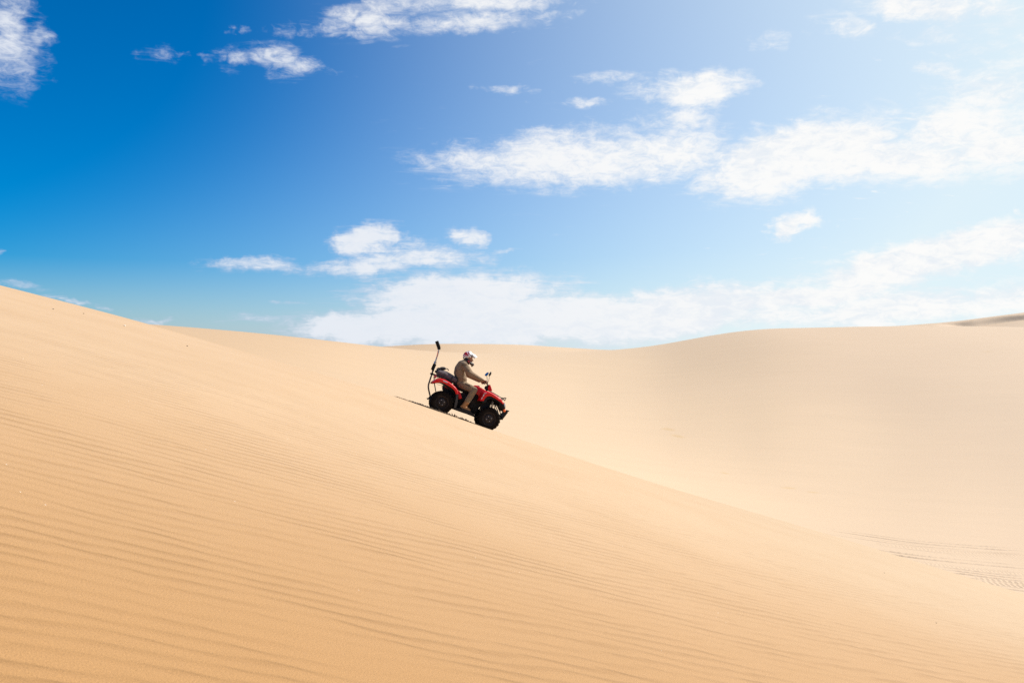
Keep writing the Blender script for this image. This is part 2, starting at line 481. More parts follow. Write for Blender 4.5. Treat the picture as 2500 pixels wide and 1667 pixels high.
    colv = N.mix(glint, colv, (0.95, 0.93, 0.88, 1))  # sparkle of grains painted as rare white dots
    dark = N.m('MULTIPLY', N.m('LESS_THAN', rnd, 0.06), N.m('LESS_THAN', vor.outputs['Distance'], 0.05))
    colv = N.mix(N.m('MULTIPLY', dark, 0.6), colv, (0.16, 0.09, 0.04, 1))
    if shade_mix:
        colv = N.mix(shade_mix, colv, (0.13, 0.075, 0.038, 1))      # shade under and behind the quad, painted into the ridge colour
    N.put(b.inputs['Base Color'], colv)
    b.inputs['Roughness'].default_value = 0.75
    b.inputs['Specular IOR Level'].default_value = 0.25
    gb = N.m('MULTIPLY', N.m('MULTIPLY', N.m('SUBTRACT', gr, 0.5), 0.0022), N.ss(y, 9.0, 3.0, 0.0, 1.0))
    # broad soft wind marks on the far slopes
    mf = N.n('ShaderNodeMapping'); N.put(mf.inputs[0], flat); mf.inputs['Scale'].default_value = (0.25, 2.2, 1); mf.inputs['Rotation'].default_value = (0, 0, R(-6))
    farn = N.m('MULTIPLY', N.m('MULTIPLY', N.noise(mf.outputs[0], 1.0, 4.0, 0.65), N.ss(y, 22, 34)), 0.012)
    hsum = N.m('ADD', N.m('ADD', rip, gb), farn)
    bump = N.n('ShaderNodeBump'); bump.inputs['Strength'].default_value = 1.0; bump.inputs['Distance'].default_value = 1.0
    N.put(bump.inputs['Height'], hsum)
    N.put(b.inputs['Normal'], bump.outputs[0])
    return m


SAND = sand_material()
SHADED_SAND = sand_material('shaded_sand', 0.8)  # sand with shade mixed into its colour, for the track ridge

# ------------------------------------------------------------------ terrain mesh
def grid_mesh(name, X, Y, Z, mat, wrap=False):
    nr, nc = X.shape
    co = np.stack([X, Y, Z], -1).reshape(-1, 3)
    i = np.arange(nr - 1)[:, None]; j = np.arange(nc - (0 if wrap else 1))[None, :]
    j1 = (j + 1) % nc
    q = np.stack([i * nc + j, i * nc + j1, (i + 1) * nc + j1, (i + 1) * nc + j], -1).reshape(-1, 4)
    me = bpy.data.meshes.new(name)
    me.vertices.add(len(co)); me.vertices.foreach_set('co', co.astype(np.float32).ravel())
    me.loops.add(q.size); me.loops.foreach_set('vertex_index', q.astype(np.int32).ravel())
    me.polygons.add(len(q)); me.polygons.foreach_set('loop_start', np.arange(0, q.size, 4, dtype=np.int32))
    me.polygons.foreach_set('loop_total', np.full(len(q), 4, np.int32))
    me.polygons.foreach_set('use_smooth', np.ones(len(q), bool))
    me.update(); me.validate()
    me.materials.append(mat)
    o = bpy.data.objects.new(name, me)
    COL.objects.link(o)
    return o


def build_ground():
    fine = np.linspace(R(-44), R(44), 760)
    coarse = np.linspace(R(44), R(316), 110)[1:-1]
    th = np.concatenate([fine, coarse])
    rr = [0.4]
    while rr[-1] < 4500:
        r = rr[-1]
        k = 1.014
        if 19.0 < r < 33: k = 1.0028
        if 215 < r < 330: k = 1.0022
        if r > 330: k = 1.03
        rr.append(r * k)
    rr = np.array(rr)
    TH, RR = np.meshgrid(th, rr)
    X = RR * np.sin(TH); Y = RR * np.cos(TH)
    Z = height(X.ravel(), Y.ravel()).reshape(X.shape)
    # clockwise angle, so flip the order for upward normals
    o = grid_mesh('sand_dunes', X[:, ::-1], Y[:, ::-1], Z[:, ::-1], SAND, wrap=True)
    o['kind'] = 'structure'
    o['label'] = 'rippled golden sand dunes falling to a pale valley'
    return o


ground = build_ground()

# ------------------------------------------------------------------ materials of the things
def plain(name, col, rough=0.5, metal=0.0, spec=0.5, dust=0.0, bump=0.0, bscale=60.0, coat=0.0, var=0.0):
    m, N, b = new_mat(name)
    tcn = N.n('ShaderNodeTexCoord')
    P = tcn.outputs['Object']
    c = (col[0], col[1], col[2], 1)
    if var:
        n = N.noise(P, 9.0, 3.0, 0.6)
        v = N.m('ADD', 1.0, N.m('MULTIPLY', N.m('SUBTRACT', n, 0.5), var))
        c = N.vm('SCALE', c, s=v)
    if dust:
        n = N.noise(P, 14.0, 4.0, 0.65)
        f = N.m('MULTIPLY', N.ss(n, 0.40, 0.72), dust)
        c = N.mix(f, c, (0.36, 0.24, 0.13, 1))
    N.put(b.inputs['Base Color'], c)
    b.inputs['Roughness'].default_value = rough
    b.inputs['Metallic'].default_value = metal
    b.inputs['Specular IOR Level'].default_value = spec
    b.inputs['Coat Weight'].default_value = coat
    if bump:
        bp = N.n('ShaderNodeBump'); bp.inputs['Distance'].default_value = bump
        N.put(bp.inputs['Height'], N.noise(P, bscale, 3.0, 0.6))
        N.put(b.inputs['Normal'], bp.outputs[0])
    return m


def cloth(name, col, fold=0.055):
    m, N, b = new_mat(name)
    P = N.n('ShaderNodeTexCoord').outputs['Object']
    n = N.noise(P, 6.0, 3.0, 0.6)
    v = N.m('ADD', 1.0, N.m('MULTIPLY', N.m('SUBTRACT', n, 0.5), 0.35))
    N.put(b.inputs['Base Color'], N.vm('SCALE', (col[0], col[1], col[2], 1), s=v))
    b.inputs['Roughness'].default_value = 0.9
    b.inputs['Specular IOR Level'].default_value = 0.15
    b.inputs['Sheen Weight'].default_value = 0.15
    mp = N.n('ShaderNodeMapping'); N.put(mp.inputs[0], P); mp.inputs['Scale'].default_value = (5, 4, 13); mp.inputs['Rotation'].default_value = (0, R(38), 0)
    h = N.m('ADD', N.m('MULTIPLY', N.noise(mp.outputs[0], 1.0, 3.0, 0.55, 0.6), fold), N.m('MULTIPLY', N.noise(P, 320.0, 1.0), 0.0008))
    bp = N.n('ShaderNodeBump'); bp.inputs['Distance'].default_value = 1.0
    N.put(bp.inputs['Height'], h)
    N.put(b.inputs['Normal'], bp.outputs[0])
    return m


M_RED = plain('red_plastic', (0.56, 0.003, 0.005), 0.36, spec=0.28, coat=0.05, dust=0.02)
M_BLACK = plain('black_plastic', (0.007, 0.006, 0.006), 0.55, spec=0.25, dust=0.02)
M_RUBBER = plain('tyre_rubber', (0.0065, 0.0045, 0.004), 0.9, spec=0.12, dust=0.035, bump=0.002)
M_RIM = plain('rim_steel', (0.026, 0.019, 0.018), 0.55, metal=0.2, spec=0.3, dust=0.06)
M_BOLT = plain('bolt_steel', (0.45, 0.42, 0.40), 0.35, metal=1.0)
M_STEEL = plain('worn_steel', (0.46, 0.44, 0.43), 0.33, metal=1.0, dust=0.18)
M_TUBE = plain('dark_tube_steel', (0.09, 0.07, 0.065), 0.4, metal=0.8, dust=0.1)
M_ENGINE = plain('engine_metal', (0.012, 0.009, 0.008), 0.6, metal=0.2, spec=0.2, dust=0.05)
M_FOAM = plain('black_foam', (0.012, 0.011, 0.011), 0.95, spec=0.1, bump=0.002, bscale=120)
M_SEAT = plain('seat_vinyl', (0.007, 0.006, 0.007), 0.6, spec=0.2, bump=0.001)
M_GREYP = plain('grey_plastic', (0.035, 0.034, 0.034), 0.6, spec=0.3, dust=0.08)
M_ORANGE = plain('indicator_orange', (0.80, 0.13, 0.01), 0.25, coat=0.4)
M_TAIL = plain('tail_lamp_red', (0.42, 0.008, 0.010), 0.2, coat=0.5)
M_LENS = plain('clear_lens', (0.62, 0.66, 0.70), 0.08, metal=0.5, coat=0.5)
M_MIRROR = plain('mirror_glass', (0.85, 0.86, 0.88), 0.03, metal=1.0)
M_DECAL = plain('decal_silver', (0.50, 0.48, 0.50), 0.4)
M_JACKET = cloth('khaki_jacket_cloth', (0.222, 0.150, 0.092))
M_TROUSER = cloth('khaki_trouser_cloth', (0.238, 0.165, 0.096))
M_POCKET = cloth('khaki_pocket_cloth', (0.130, 0.090, 0.058), 0.004)
M_BOOT = plain('tan_boot_leather', (0.36, 0.165, 0.055), 0.7, bump=0.003, bscale=40, var=0.4)
M_SOLE = plain('boot_sole_rubber', (0.09, 0.055, 0.030), 0.85)
M_SKIN = plain('skin', (0.34, 0.145, 0.085), 0.5, spec=0.35, var=0.2)
M_EYE = plain('eye_dark', (0.02, 0.012, 0.01), 0.2)
M_WHITE = plain('white_helmet_paint', (0.74, 0.73, 0.74), 0.25, coat=0.4)
M_HRED = plain('red_helmet_paint', (0.50, 0.010, 0.012), 0.25, coat=0.4)
M_HBLACK = plain('black_helmet_plastic', (0.020, 0.015, 0.012), 0.45)
M_SMOKE = plain('smoked_visor', (0.16, 0.14, 0.17), 0.08, coat=0.6)
M_BAG = cloth('grey_bag_cloth', (0.105, 0.082, 0.088), 0.012)
M_BAGD = plain('dark_bag_webbing', (0.018, 0.014, 0.015), 0.85, bump=0.002)
M_GLOVE = plain('grip_rubber', (0.02, 0.02, 0.02), 0.8)

# ------------------------------------------------------------------ frame of the vehicle on the slope
YAW = R(7.0)
R_T = 0.295         # tyre radius
TR = 0.42           # half track


def ray(px, py):
    return Vector(((px - PX0) / F_PX, 1.0, (PY0 - py) / F_PX))


P_r = ray(1078.2, 982.0) * 20.3
_uv = ray(1193.0, 1022.0)
_a = (_uv.x * P_r.y - P_r.x) / (math.cos(YAW) - _uv.x * math.sin(YAW))
P_f = _uv * (P_r.y + _a * math.sin(YAW))
WB = (P_f - P_r).length
FWD = (P_f - P_r).normalized()
_n = Vector((0.34, -G1, 1.0)).normalized()
LEFT = _n.cross(FWD).normalized()
UP = FWD.cross(LEFT).normalized()
O_V = P_r + LEFT * TR
MV = Matrix(((FWD.x, LEFT.x, UP.x, O_V.x), (FWD.y, LEFT.y, UP.y, O_V.y), (FWD.z, LEFT.z, UP.z, O_V.z), (0, 0, 0, 1)))
MVI = MV.inverted()
_c_loc = MVI @ Vector((0, 0, 0))


def T(cx, cy, y=0.0):
    """point of the vehicle frame (x forward, y left, z up, origin at the rear axle) at width y, given on the 1568 px side drawing"""
    d = MVI.to_3x3() @ ray(1020 + cx / 6.5333, 820 + cy / 6.5333)
    t = (y - _c_loc.y) / d.y
    return _c_loc + d * t


def put_thing(name, base, label, category, group=None):
    e = bpy.data.objects.new(name, None)
    e.empty_display_size = 0.2
    COL.objects.link(e)
    e.matrix_world = MV @ Matrix.Translation(base)
    e['label'] = label; e['category'] = category
    if group: e['group'] = group
    e['_base'] = list(base)
    return e


def base_of(o):
    while o.parent is not None:
        o = o.parent
    return Vector(o['_base']) if '_base' in o else Vector((0, 0, 0))


class B:
    """collects verts and faces in the vehicle frame"""
    def __init__(self):
        self.v = []; self.f = []; self.mi = []

    def add(self, vs, fs, mi=0):
        k = len(self.v)
        self.v += [Vector(p) for p in vs]
        self.f += [tuple(i + k for i in f) for f in fs]
        self.mi += [mi] * len(fs)
        return self

    def tube(self, pts, rad, seg=10, smooth=0, squash=None, mi=0):
        pts = [Vector(p) for p in pts]
        if not isinstance(rad, (list, tuple)): rad = [rad] * len(pts)
        rad = list(rad)
        for _ in range(smooth):
            np_, nr_ = [pts[0]], [rad[0]]
            for i in range(len(pts) - 1):
                np_ += [pts[i] * .75 + pts[i + 1] * .25, pts[i] * .25 + pts[i + 1] * .75]
                nr_ += [rad[i] * .75 + rad[i + 1] * .25, rad[i] * .25 + rad[i + 1] * .75]
            np_.append(pts[-1]); nr_.append(rad[-1])
            pts, rad = np_, nr_
        rings = []
        t0 = (pts[1] - pts[0]).normalized()
        ref = Vector((0, 1, 0)) if abs(t0.y) < 0.9 else Vector((1, 0, 0))
        a = (ref - t0 * ref.dot(t0)).normalized()
        for i, p in enumerate(pts):
            if i == 0: t = pts[1] - pts[0]
            elif i == len(pts) - 1: t = pts[-1] - pts[-2]
            else: t = pts[i + 1] - pts[i - 1]
            t.normalize()
            a = (a - t * a.dot(t)).normalized()
            b = t.cross(a)
            sq = squash or (1, 1)
            rings.append([p + (a * math.cos(k * 2 * math.pi / seg) * sq[0] + b * math.sin(k * 2 * math.pi / seg) * sq[1]) * rad[i] for k in range(seg)])
        vs = [q for r in rings for q in r]
        fs = []
        for i in range(len(rings) - 1):
            for k in range(seg):
                k1 = (k + 1) % seg
                fs.append((i * seg + k, i * seg + k1, (i + 1) * seg + k1, (i + 1) * seg + k))
        fs.append(tuple(range(seg))[::-1])
        fs.append(tuple((len(rings) - 1) * seg + k for k in range(seg)))
        return self.add(vs, fs, mi)

    def lathe(self, prof, c, seg=32, axis='y', mi=0, closed=False):
        """prof: (radius, along) pairs; axis of turning through c"""
        c = Vector(c); vs = []; fs = []
        ax = {'y': (Vector((1, 0, 0)), Vector((0, 0, 1)), Vector((0, 1, 0))), 'x': (Vector((0, 1, 0)), Vector((0, 0, 1)), Vector((1, 0, 0))), 'z': (Vector((1, 0, 0)), Vector((0, 1, 0)), Vector((0, 0, 1)))}[axis] if isinstance(axis, str) else axis
        n = len(prof)
        for k in range(seg):
            t = k * 2 * math.pi / seg
            d = ax[0] * math.cos(t) + ax[1] * math.sin(t)
            vs += [c + d * r + ax[2] * h for r, h in prof]
        for k in range(seg):
            k1 = (k + 1) % seg
            for i in range(n if closed else n - 1):
                i1 = (i + 1) % n
                fs.append((k * n + i, k * n + i1, k1 * n + i1, k1 * n + i))
        return self.add(vs, fs, mi)

    def box(self, c, ex, ey, ez, mi=0):
        """centre and three half-edge vectors, slightly chamfered"""
        c = Vector(c); ex, ey, ez = Vector(ex), Vector(ey), Vector(ez)
        q = 0.82
        vs = []
        for s, kx in ((-1, q), (1, q)):
            for a, b_ in ((-1, -1), (1, -1), (1, 1), (-1, 1)):
                vs.append(c + ez * s + ex * a * kx + ey * b_ * kx)
        for s in (-q, q):
            for a, b_ in ((-1, -1), (1, -1), (1, 1), (-1, 1)):
                vs.append(c + ez * s + ex * a + ey * b_)
        fs = [(3, 2, 1, 0), (4, 5, 6, 7)]
        for k in range(4):
            k1 = (k + 1) % 4
            fs += [(k, k1, 8 + k1, 8 + k), (8 + k, 8 + k1, 12 + k1, 12 + k), (12 + k, 12 + k1, 4 + k1, 4 + k)]
        return self.add(vs, fs, mi)

    def prism(self, poly, y0, y1, bev=0.012, mi=0, taper=1.0):
        """side outline in (x, z) swept from y0 to y1 with rounded edges"""
        pts = [Vector((p[0], 0, p[2] if len(p) > 2 else p[1])) for p in poly]
        c = sum(pts, Vector()) / len(pts)
        size = sum((p - c).length for p in pts) / len(pts)
        n = len(pts); L = y1 - y0
        secs = []
        for t, ins in ((0, 1.0), (0.25, .35), (1.0, 0.0)):
            secs.append((y0 + math.copysign(bev, L) * t, 1 - ins * bev / size))
        for t, ins in ((1.0, 0.0), (0.25, .35), (0, 1.0)):
            secs.append((y1 - math.copysign(bev, L) * t, (1 - ins * bev / size) * taper))
        vs = []
        for y, s in secs:
            vs += [Vector(((p.x - c.x) * s + c.x, y, (p.z - c.z) * s + c.z)) for p in pts]
        fs = []
        for i in range(len(secs) - 1):
            for k in range(n):
                k1 = (k + 1) % n
                fs.append((i * n + k, i * n + k1, (i + 1) * n + k1, (i + 1) * n + k))
        fs.append(tuple(range(n))[::-1])
        fs.append(tuple((len(secs) - 1) * n + k for k in range(n)))
        return self.add(vs, fs, mi)

    def ell(self, c, rx, ry, rz, rot=None, seg=20, rings=12, mi=0):
        c = Vector(c); vs = []; fs = []
        Rm = rot if rot is not None else Matrix.Identity(3)
        for i in range(rings + 1):
            a = math.pi * i / rings
            for k in range(seg):
                t = 2 * math.pi * k / seg
                vs.append(c + Rm @ Vector((rx * math.sin(a) * math.cos(t), ry * math.sin(a) * math.sin(t), rz * math.cos(a))))
        for i in range(rings):
            for k in range(seg):
                k1 = (k + 1) % seg
                fs.append((i * seg + k, (i + 1) * seg + k, (i + 1) * seg + k1, i * seg + k1))
        return self.add(vs, fs, mi)

    def sheet(self, rows, th=0.006, mi=0):
        """a curved plate: rows of points, given thickness"""
        nr, nc = len(rows), len(rows[0])
        P = [[Vector(p) for p in r] for r in rows]
        N_ = [[None] * nc for _ in range(nr)]
        for i in range(nr):
            for j in range(nc):
                a = P[min(i + 1, nr - 1)][j] - P[max(i - 1, 0)][j]
                b_ = P[i][min(j + 1, nc - 1)] - P[i][max(j - 1, 0)]
                n = a.cross(b_)
                N_[i][j] = n.normalized() if n.length > 1e-9 else Vector((0, 0, 1))
        vs = [P[i][j] for i in range(nr) for j in range(nc)] + [P[i][j] - N_[i][j] * th for i in range(nr) for j in range(nc)]
        o = nr * nc
        fs = []
        for i in range(nr - 1):
            for j in range(nc - 1):
                a, b_, c_, d = i * nc + j, i * nc + j + 1, (i + 1) * nc + j + 1, (i + 1) * nc + j
                fs.append((a, d, c_, b_)); fs.append((o + a, o + b_, o + c_, o + d))
        edge = [(0, j) for j in range(nc)] + [(i, nc - 1) for i in range(1, nr)] + [(nr - 1, j) for j in range(nc - 2, -1, -1)] + [(i, 0) for i in range(nr - 2, 0, -1)]
        for k in range(len(edge)):
            a = edge[k][0] * nc + edge[k][1]; b_ = edge[(k + 1) % len(edge)][0] * nc + edge[(k + 1) % len(edge)][1]
            fs.append((a, b_, o + b_, o + a))
        return self.add(vs, fs, mi)

    def build(self, name, mat, parent, smooth=True, angle=40):
        base = base_of(parent)
        me = bpy.data.meshes.new(name)
        me.from_pydata([tuple(p - base) for p in self.v], [], self.f)
        bm = bmesh.new(); bm.from_mesh(me)
        bmesh.ops.recalc_face_normals(bm, faces=bm.faces)
        bm.to_mesh(me); bm.free()
        mats = mat if isinstance(mat, (list, tuple)) else [mat]
        for m in mats: me.materials.append(m)
        if len(mats) > 1:
            me.polygons.foreach_set('material_index', self.mi)
        me.shade_smooth() if smooth else me.shade_flat()
        if smooth:
            try:
                me.set_sharp_from_angle(angle=R(angle))
            except Exception:
                pass
        o = bpy.data.objects.new(name, me)
        COL.objects.link(o)
        o.parent = parent
        return o


def mesh_obj(name, me, mat, parent):
    me.name = name
    me.materials.clear(); me.materials.append(mat)
    o = bpy.data.objects.new(name, me); COL.objects.link(o); o.parent = parent
    return o


def fuse(b, parent, voxel=0.008, smooth_it=4):
    """weld overlapping closed shapes into one continuous skin"""
    base = base_of(parent)
    me = bpy.data.meshes.new('tmp'); me.from_pydata([tuple(p - base) for p in b.v], [], b.f)
    bm = bmesh.new(); bm.from_mesh(me); bmesh.ops.recalc_face_normals(bm, faces=bm.faces); bm.to_mesh(me); bm.free()
    o = bpy.data.objects.new('tmp', me); COL.objects.link(o)
    md = o.modifiers.new('r', 'REMESH'); md.mode = 'VOXEL'; md.voxel_size = voxel
    if smooth_it:
        s = o.modifiers.new('s', 'SMOOTH'); s.factor = 0.5; s.iterations = smooth_it
    dg = bpy.context.evaluated_depsgraph_get()
    res = bpy.data.meshes.new_from_object(o.evaluated_get(dg))
    bpy.data.objects.remove(o); bpy.data.meshes.remove(me)
    res.shade_smooth()
    return res

# ------------------------------------------------------------------ the quad bike
quad = put_thing('quad_bike', Vector((WB / 2, 0, -R_T)), 'red and black quad bike riding down the dune crest', 'quad bike')


def make_wheel(center, width, side):
    w = bpy.data.objects.new('wheel', None); COL.objects.link(w); w.parent = quad
    w.location = Vector(center) - base_of(quad)
    h = width / 2
    c = Vector((0, 0, 0))
    b0 = Vector(quad['_base'])

    def fin(bb, nm, mt):
        o = bb.build(nm, mt, w)
        # built about the wheel centre: undo the base shift applied in build
        o.data.transform(Matrix.Translation(b0))
        return o
    t = B()
    prof = [(0.165, -h * .80), (0.185, -h * .92), (0.225, -h * 1.0), (0.255, -h * .96), (0.274, -h * .80), (0.281, -h * .45), (0.283, 0),
            (0.281, h * .45), (0.274, h * .80), (0.255, h * .96), (0.225, h), (0.185, h * .92), (0.165, h * .80), (0.150, h * .5), (0.150, -h * .5)]
    t.lathe(prof, c, 44, closed=True)
    nl = 20
    for k in range(nl):
        for row in (-1, 1):
            a = (k + (0.5 if row > 0 else 0)) * 2 * math.pi / nl
            rad = Vector((math.cos(a), 0, math.sin(a))); tan = Vector((-math.sin(a), 0, math.cos(a)))
            ax = Vector((0, 1, 0)); sk = tan * 0.30 * row
            t.box(rad * 0.282 + ax * row * h * .40, tan * 0.015, (ax + sk) * h * .40, rad * 0.016)
            # shoulder block
            t.box(rad * 0.262 + ax * row * h * .90 + tan * .018, tan * 0.016, (ax * .5 - rad * .9) .normalized() * 0.030 if row > 0 else (ax * .5 + rad * .9).normalized() * 0.030, (rad * .5 + ax * row * .9).normalized() * 0.014)
    fin(t, 'tyre', M_RUBBER)
    r = B()
    s = side
    r.lathe([(0.172, s * h * .82), (0.176, s * h * .90), (0.170, s * h * .93), (0.160, s * h * .84), (0.150, s * h * .55), (0.128, s * h * .40), (0.118, s * h * .42),
             (0.104, s * h * .62), (0.085, s * h * .70), (0.050, s * h * .70), (0.034, s * h * .72), (0.030, s * h * .80), (0.012, s * h * .80), (0.0, s * h * .80)], c, 40)
    r.lathe([(0.172, -s * h * .82), (0.150, -s * h * .55), (0.130, -s * h * .2), (0.0, -s * h * .1)], c, 32)
    rim = fin(r, 'rim', M_RIM)
    for k in range(4):
        a = k * math.pi / 2 + .5
        nb = B()
        nb.lathe([(0.010, s * h * .69), (0.010, s * h * .82), (0.006, s * h * .84), (0.0, s * h * .84)], c + Vector((math.cos(a) * .062, 0, math.sin(a) * .062)), 6)
        fin(nb, 'wheel_nut', M_BOLT)
    hb = B()
    hb.lathe([(0.022, s * h * .74), (0.022, s * h * .90), (0.014, s * h * .94), (0.0, s * h * .94)], c, 14)
    fin(hb, 'hub_cap', M_BLACK)
    return w


for sd in (-1, 1):
    make_wheel((0, sd * TR, 0), 0.25, sd)
    make_wheel((WB, sd * TR, 0), 0.21, sd)


def curve_pts(pts, y):
    return [T(a, b_, y) for a, b_ in pts]


def resample(pts, n):
    d = [0]
    for i in range(1, len(pts)): d.append(d[-1] + (Vector(pts[i]) - Vector(pts[i - 1])).length)
    xs = np.linspace(0, d[-1], n)
    a = np.array([tuple(p) for p in pts])
    return [Vector((np.interp(x, d, a[:, 0]), np.interp(x, d, a[:, 1]), np.interp(x, d, a[:, 2]))) for x in xs]


def smooth_line(pts, it=2):
    for _ in range(it):
        q = [pts[0]]
        for i in range(len(pts) - 1):
            q += [pts[i] * .75 + pts[i + 1] * .25, pts[i] * .25 + pts[i + 1] * .75]
        q.append(pts[-1]); pts = q
    return pts


def fender(top, bot, y_out, y_in, sd, crown=0.02, n=22):
    tp = resample(smooth_line(curve_pts(top, -y_out)), n)
    bt = resample(smooth_line(curve_pts(bot, -y_out)), n)
    rows = []
    W_ = y_out - y_in
    for i in range(n):
        a, b_ = tp[i], bt[i]
        dn = b_ - a
        up = -dn.normalized() if dn.length > 1e-6 else Vector((0, 0, 1))
        def pt(f, yy, lift=0):
            q = a + dn * f + up * lift
            return Vector((q.x, sd * yy, q.z))
        rows.append([pt(1.0, y_out - .020), pt(.72, y_out - .004), pt(.45, y_out), pt(.22, y_out - .004), pt(.07, y_out - .018), pt(0, y_out - .045, 0),
                     pt(0, y_out - .3 * W_, crown * .5), pt(0, y_out - .55 * W_, crown), pt(0, y_in + .15 * W_, crown), pt(0, y_in, crown * .6)])
    return rows


REAR_TOP = [(246, 728), (275, 704), (325, 684), (365, 682), (420, 694), (480, 722), (545, 765), (595, 808), (630, 850), (646, 890), (650, 925)]
REAR_BOT = [(258, 750), (300, 742), (345, 735), (390, 742), (430, 760), (470, 785), (525, 815), (565, 845), (590, 875), (603, 905), (606, 928)]
FRONT_TOP = [(985, 1032), (1010, 985), (1035, 935), (1062, 908), (1100, 893), (1140, 893), (1195, 915), (1250, 950), (1305, 990), (1348, 1035), (1368, 1083)]
FRONT_BOT = [(1052, 1036), (1066, 1008), (1085, 980), (1108, 962), (1132, 956), (1165, 960), (1205, 978), (1250, 1003), (1295, 1035), (1335, 1065), (1364, 1090)]
for sd in (-1, 1):
    B().sheet(fender(REAR_TOP, REAR_BOT, 0.53, 0.10, sd)).build('rear_fender', M_RED, quad)
    B().sheet(fender(FRONT_TOP, FRONT_BOT, 0.53, 0.12, sd, 0.03)).build('front_fender', M_RED, quad)
    # mud flap ahead of the rear wheel
    fl = [(612, 915), (652, 915), (648, 960), (640, 1030), (626, 1100), (606, 1152), (578, 1150), (590, 1080), (606, 1000)]
    B().prism(curve_pts(fl, -.5), sd * 0.50, sd * 0.30, 0.01).build('mud_flap', M_GREYP, quad)
    # red side panel below the seat
    sp = [(648, 868), (676, 890), (704, 985), (690, 1000), (655, 1006), (640, 950)]
    B().prism(curve_pts(sp, -.3), sd * 0.31, sd * 0.20, 0.012).build('side_panel', M_RED, quad)
    # foot board
    fb = [(556, 1138), (600, 1140), (760, 1186), (900, 1244), (905, 1276), (880, 1274), (740, 1228), (560, 1164)]
    fbo = B().prism(curve_pts(fb, -.45), sd * 0.47, sd * 0.16, 0.01).build('foot_board', M_BLACK, quad)
    for k in range(5):
        g = T(650 + k * 45, 1158 + k * 15, -.3); g2 = T(662 + k * 45, 1162 + k * 15, -.3)
        rb = B().box(Vector(((g.x + g2.x) / 2, sd * .36, (g.z + g2.z) / 2 + .012)), (0.006, 0, 0), (0, 0.08, 0), (0, 0, 0.012)).build('foot_peg_rib', M_GREYP, fbo)

for sd in (-1, 1):
    ln = [(1000, 1030), (1040, 990), (1090, 945), (1140, 925), (1200, 945), (1260, 985), (1320, 1030), (1355, 1070), (1330, 1085), (1290, 1060), (1240, 1030), (1180, 1005), (1130, 1000), (1095, 1020), (1080, 1060), (1030, 1070)]
    B().prism(curve_pts(ln, -.4), sd * 0.48, sd * 0.16, 0.008).build('wheel_arch_liner', M_BLACK, quad)
    ln = [(330, 712), (400, 715), (470, 750), (540, 795), (590, 850), (604, 920), (590, 960), (560, 900), (500, 850), (430, 800), (420, 775)]
    B().prism(curve_pts(ln, -.3), sd * 0.34, sd * 0.12, 0.008).build('wheel_arch_liner', M_BLACK, quad)

# seat, tank cover and hood
seat = [(560, 742), (600, 745), (660, 790), (740, 832), (830, 858), (905, 838), (930, 860), (930, 915), (840, 930), (740, 905), (650, 868), (580, 815)]
B().prism(curve_pts(seat, 0), -0.155, 0.155, 0.045).build('seat', M_SEAT, quad)
tank = [(888, 796), (905, 787), (935, 787), (1000, 820), (1060, 856), (1100, 890), (1096, 915), (1045, 935), (1010, 985), (965, 970), (925, 930), (900, 870)]
tk = B().prism(curve_pts(tank, -.1), -0.19, 0.19, 0.05).build('tank_cover', M_RED, quad)
p0, p1 = T(950, 800), T(985, 806)
B().lathe([(0.034, -.010), (0.034, .014), (0.026, .020), (0.0, .020)], (p0 + p1) / 2, 20, 'z').build('fuel_cap', M_BLACK, tk)
hood = [(1085, 898), (1140, 893), (1200, 916), (1260, 954), (1320, 1000), (1360, 1050), (1372, 1088), (1340, 1092), (1280, 1045), (1180, 1000), (1090, 985)]
B().prism(curve_pts(hood, -.2), -0.20, 0.20, 0.02).build('hood', M_RED, quad)
nose = [(1310, 1040), (1350, 1052), (1382, 1095), (1402, 1150), (1398, 1180), (1378, 1206), (1345, 1190), (1318, 1130), (1292, 1085)]
ns = B().prism(curve_pts(nose, -.4), -0.36, 0.36, 0.03).build('nose_cowl', M_BLACK, quad)
for sd in (-1, 1):
    hl = [(1384, 1060), (1396, 1085), (1404, 1120), (1408, 1150), (1396, 1156), (1384, 1120), (1374, 1085)]
    B().prism(curve_pts(hl, -.4), sd * 0.37, sd * 0.19, 0.012).build('headlight', M_LENS, quad)
    c = T(1380, 1190, -.44)
    ind = B().ell(Vector((c.x, sd * .44, c.z)), 0.036, 0.026, 0.036).build('indicator', M_ORANGE, quad)
    B().tube([Vector((c.x - .01, sd * .33, c.z)), Vector((c.x - .004, sd * .425, c.z))], 0.012, 8).build('indicator_stalk', M_BLACK, ind)

# frame, engine and drive
eng = [(640, 905), (720, 900), (830, 930), (930, 925), (985, 985), (1035, 1035), (1010, 1090), (960, 1180), (900, 1262), (820, 1232), (700, 1190), (590, 1146), (600, 1030)]
eo = B().prism(curve_pts(eng, -.15), -0.17, 0.17, 0.03).build('engine', M_ENGINE, quad)
c = T(850, 1120, -.2)
B().lathe([(0.060, -.205), (0.056, -.225), (0.035, -.235), (0.032, -.228), (0.0, -.228)], Vector((c.x, 0, c.z)), 24).build('clutch_cover', M_ENGINE, eo)
c = T(745, 1010, -.2)
B().lathe([(0.085, -.170), (0.080, -.198), (0.05, -.206), (0.0, -.206)], Vector((c.x, 0, c.z)), 24).build('gear_cover', M_ENGINE, eo)
for k in range(6):
    c = T(905 + k * 6, 935 + k * 22, 0)
    B().box(c, (0.075, 0, 0.02), (0, 0.185, 0), (-.002, 0, 0.006)).build('cooling_fin', M_ENGINE, eo)
rf = [(400, 790), (470, 800), (560, 850), (600, 900), (600, 1030), (560, 1090), (470, 1075), (400, 1075), (350, 1040), (380, 960), (430, 900), (395, 850)]
B().prism(curve_pts(rf, -.15), -0.16, 0.16, 0.03).build('rear_subframe', M_BLACK, quad)
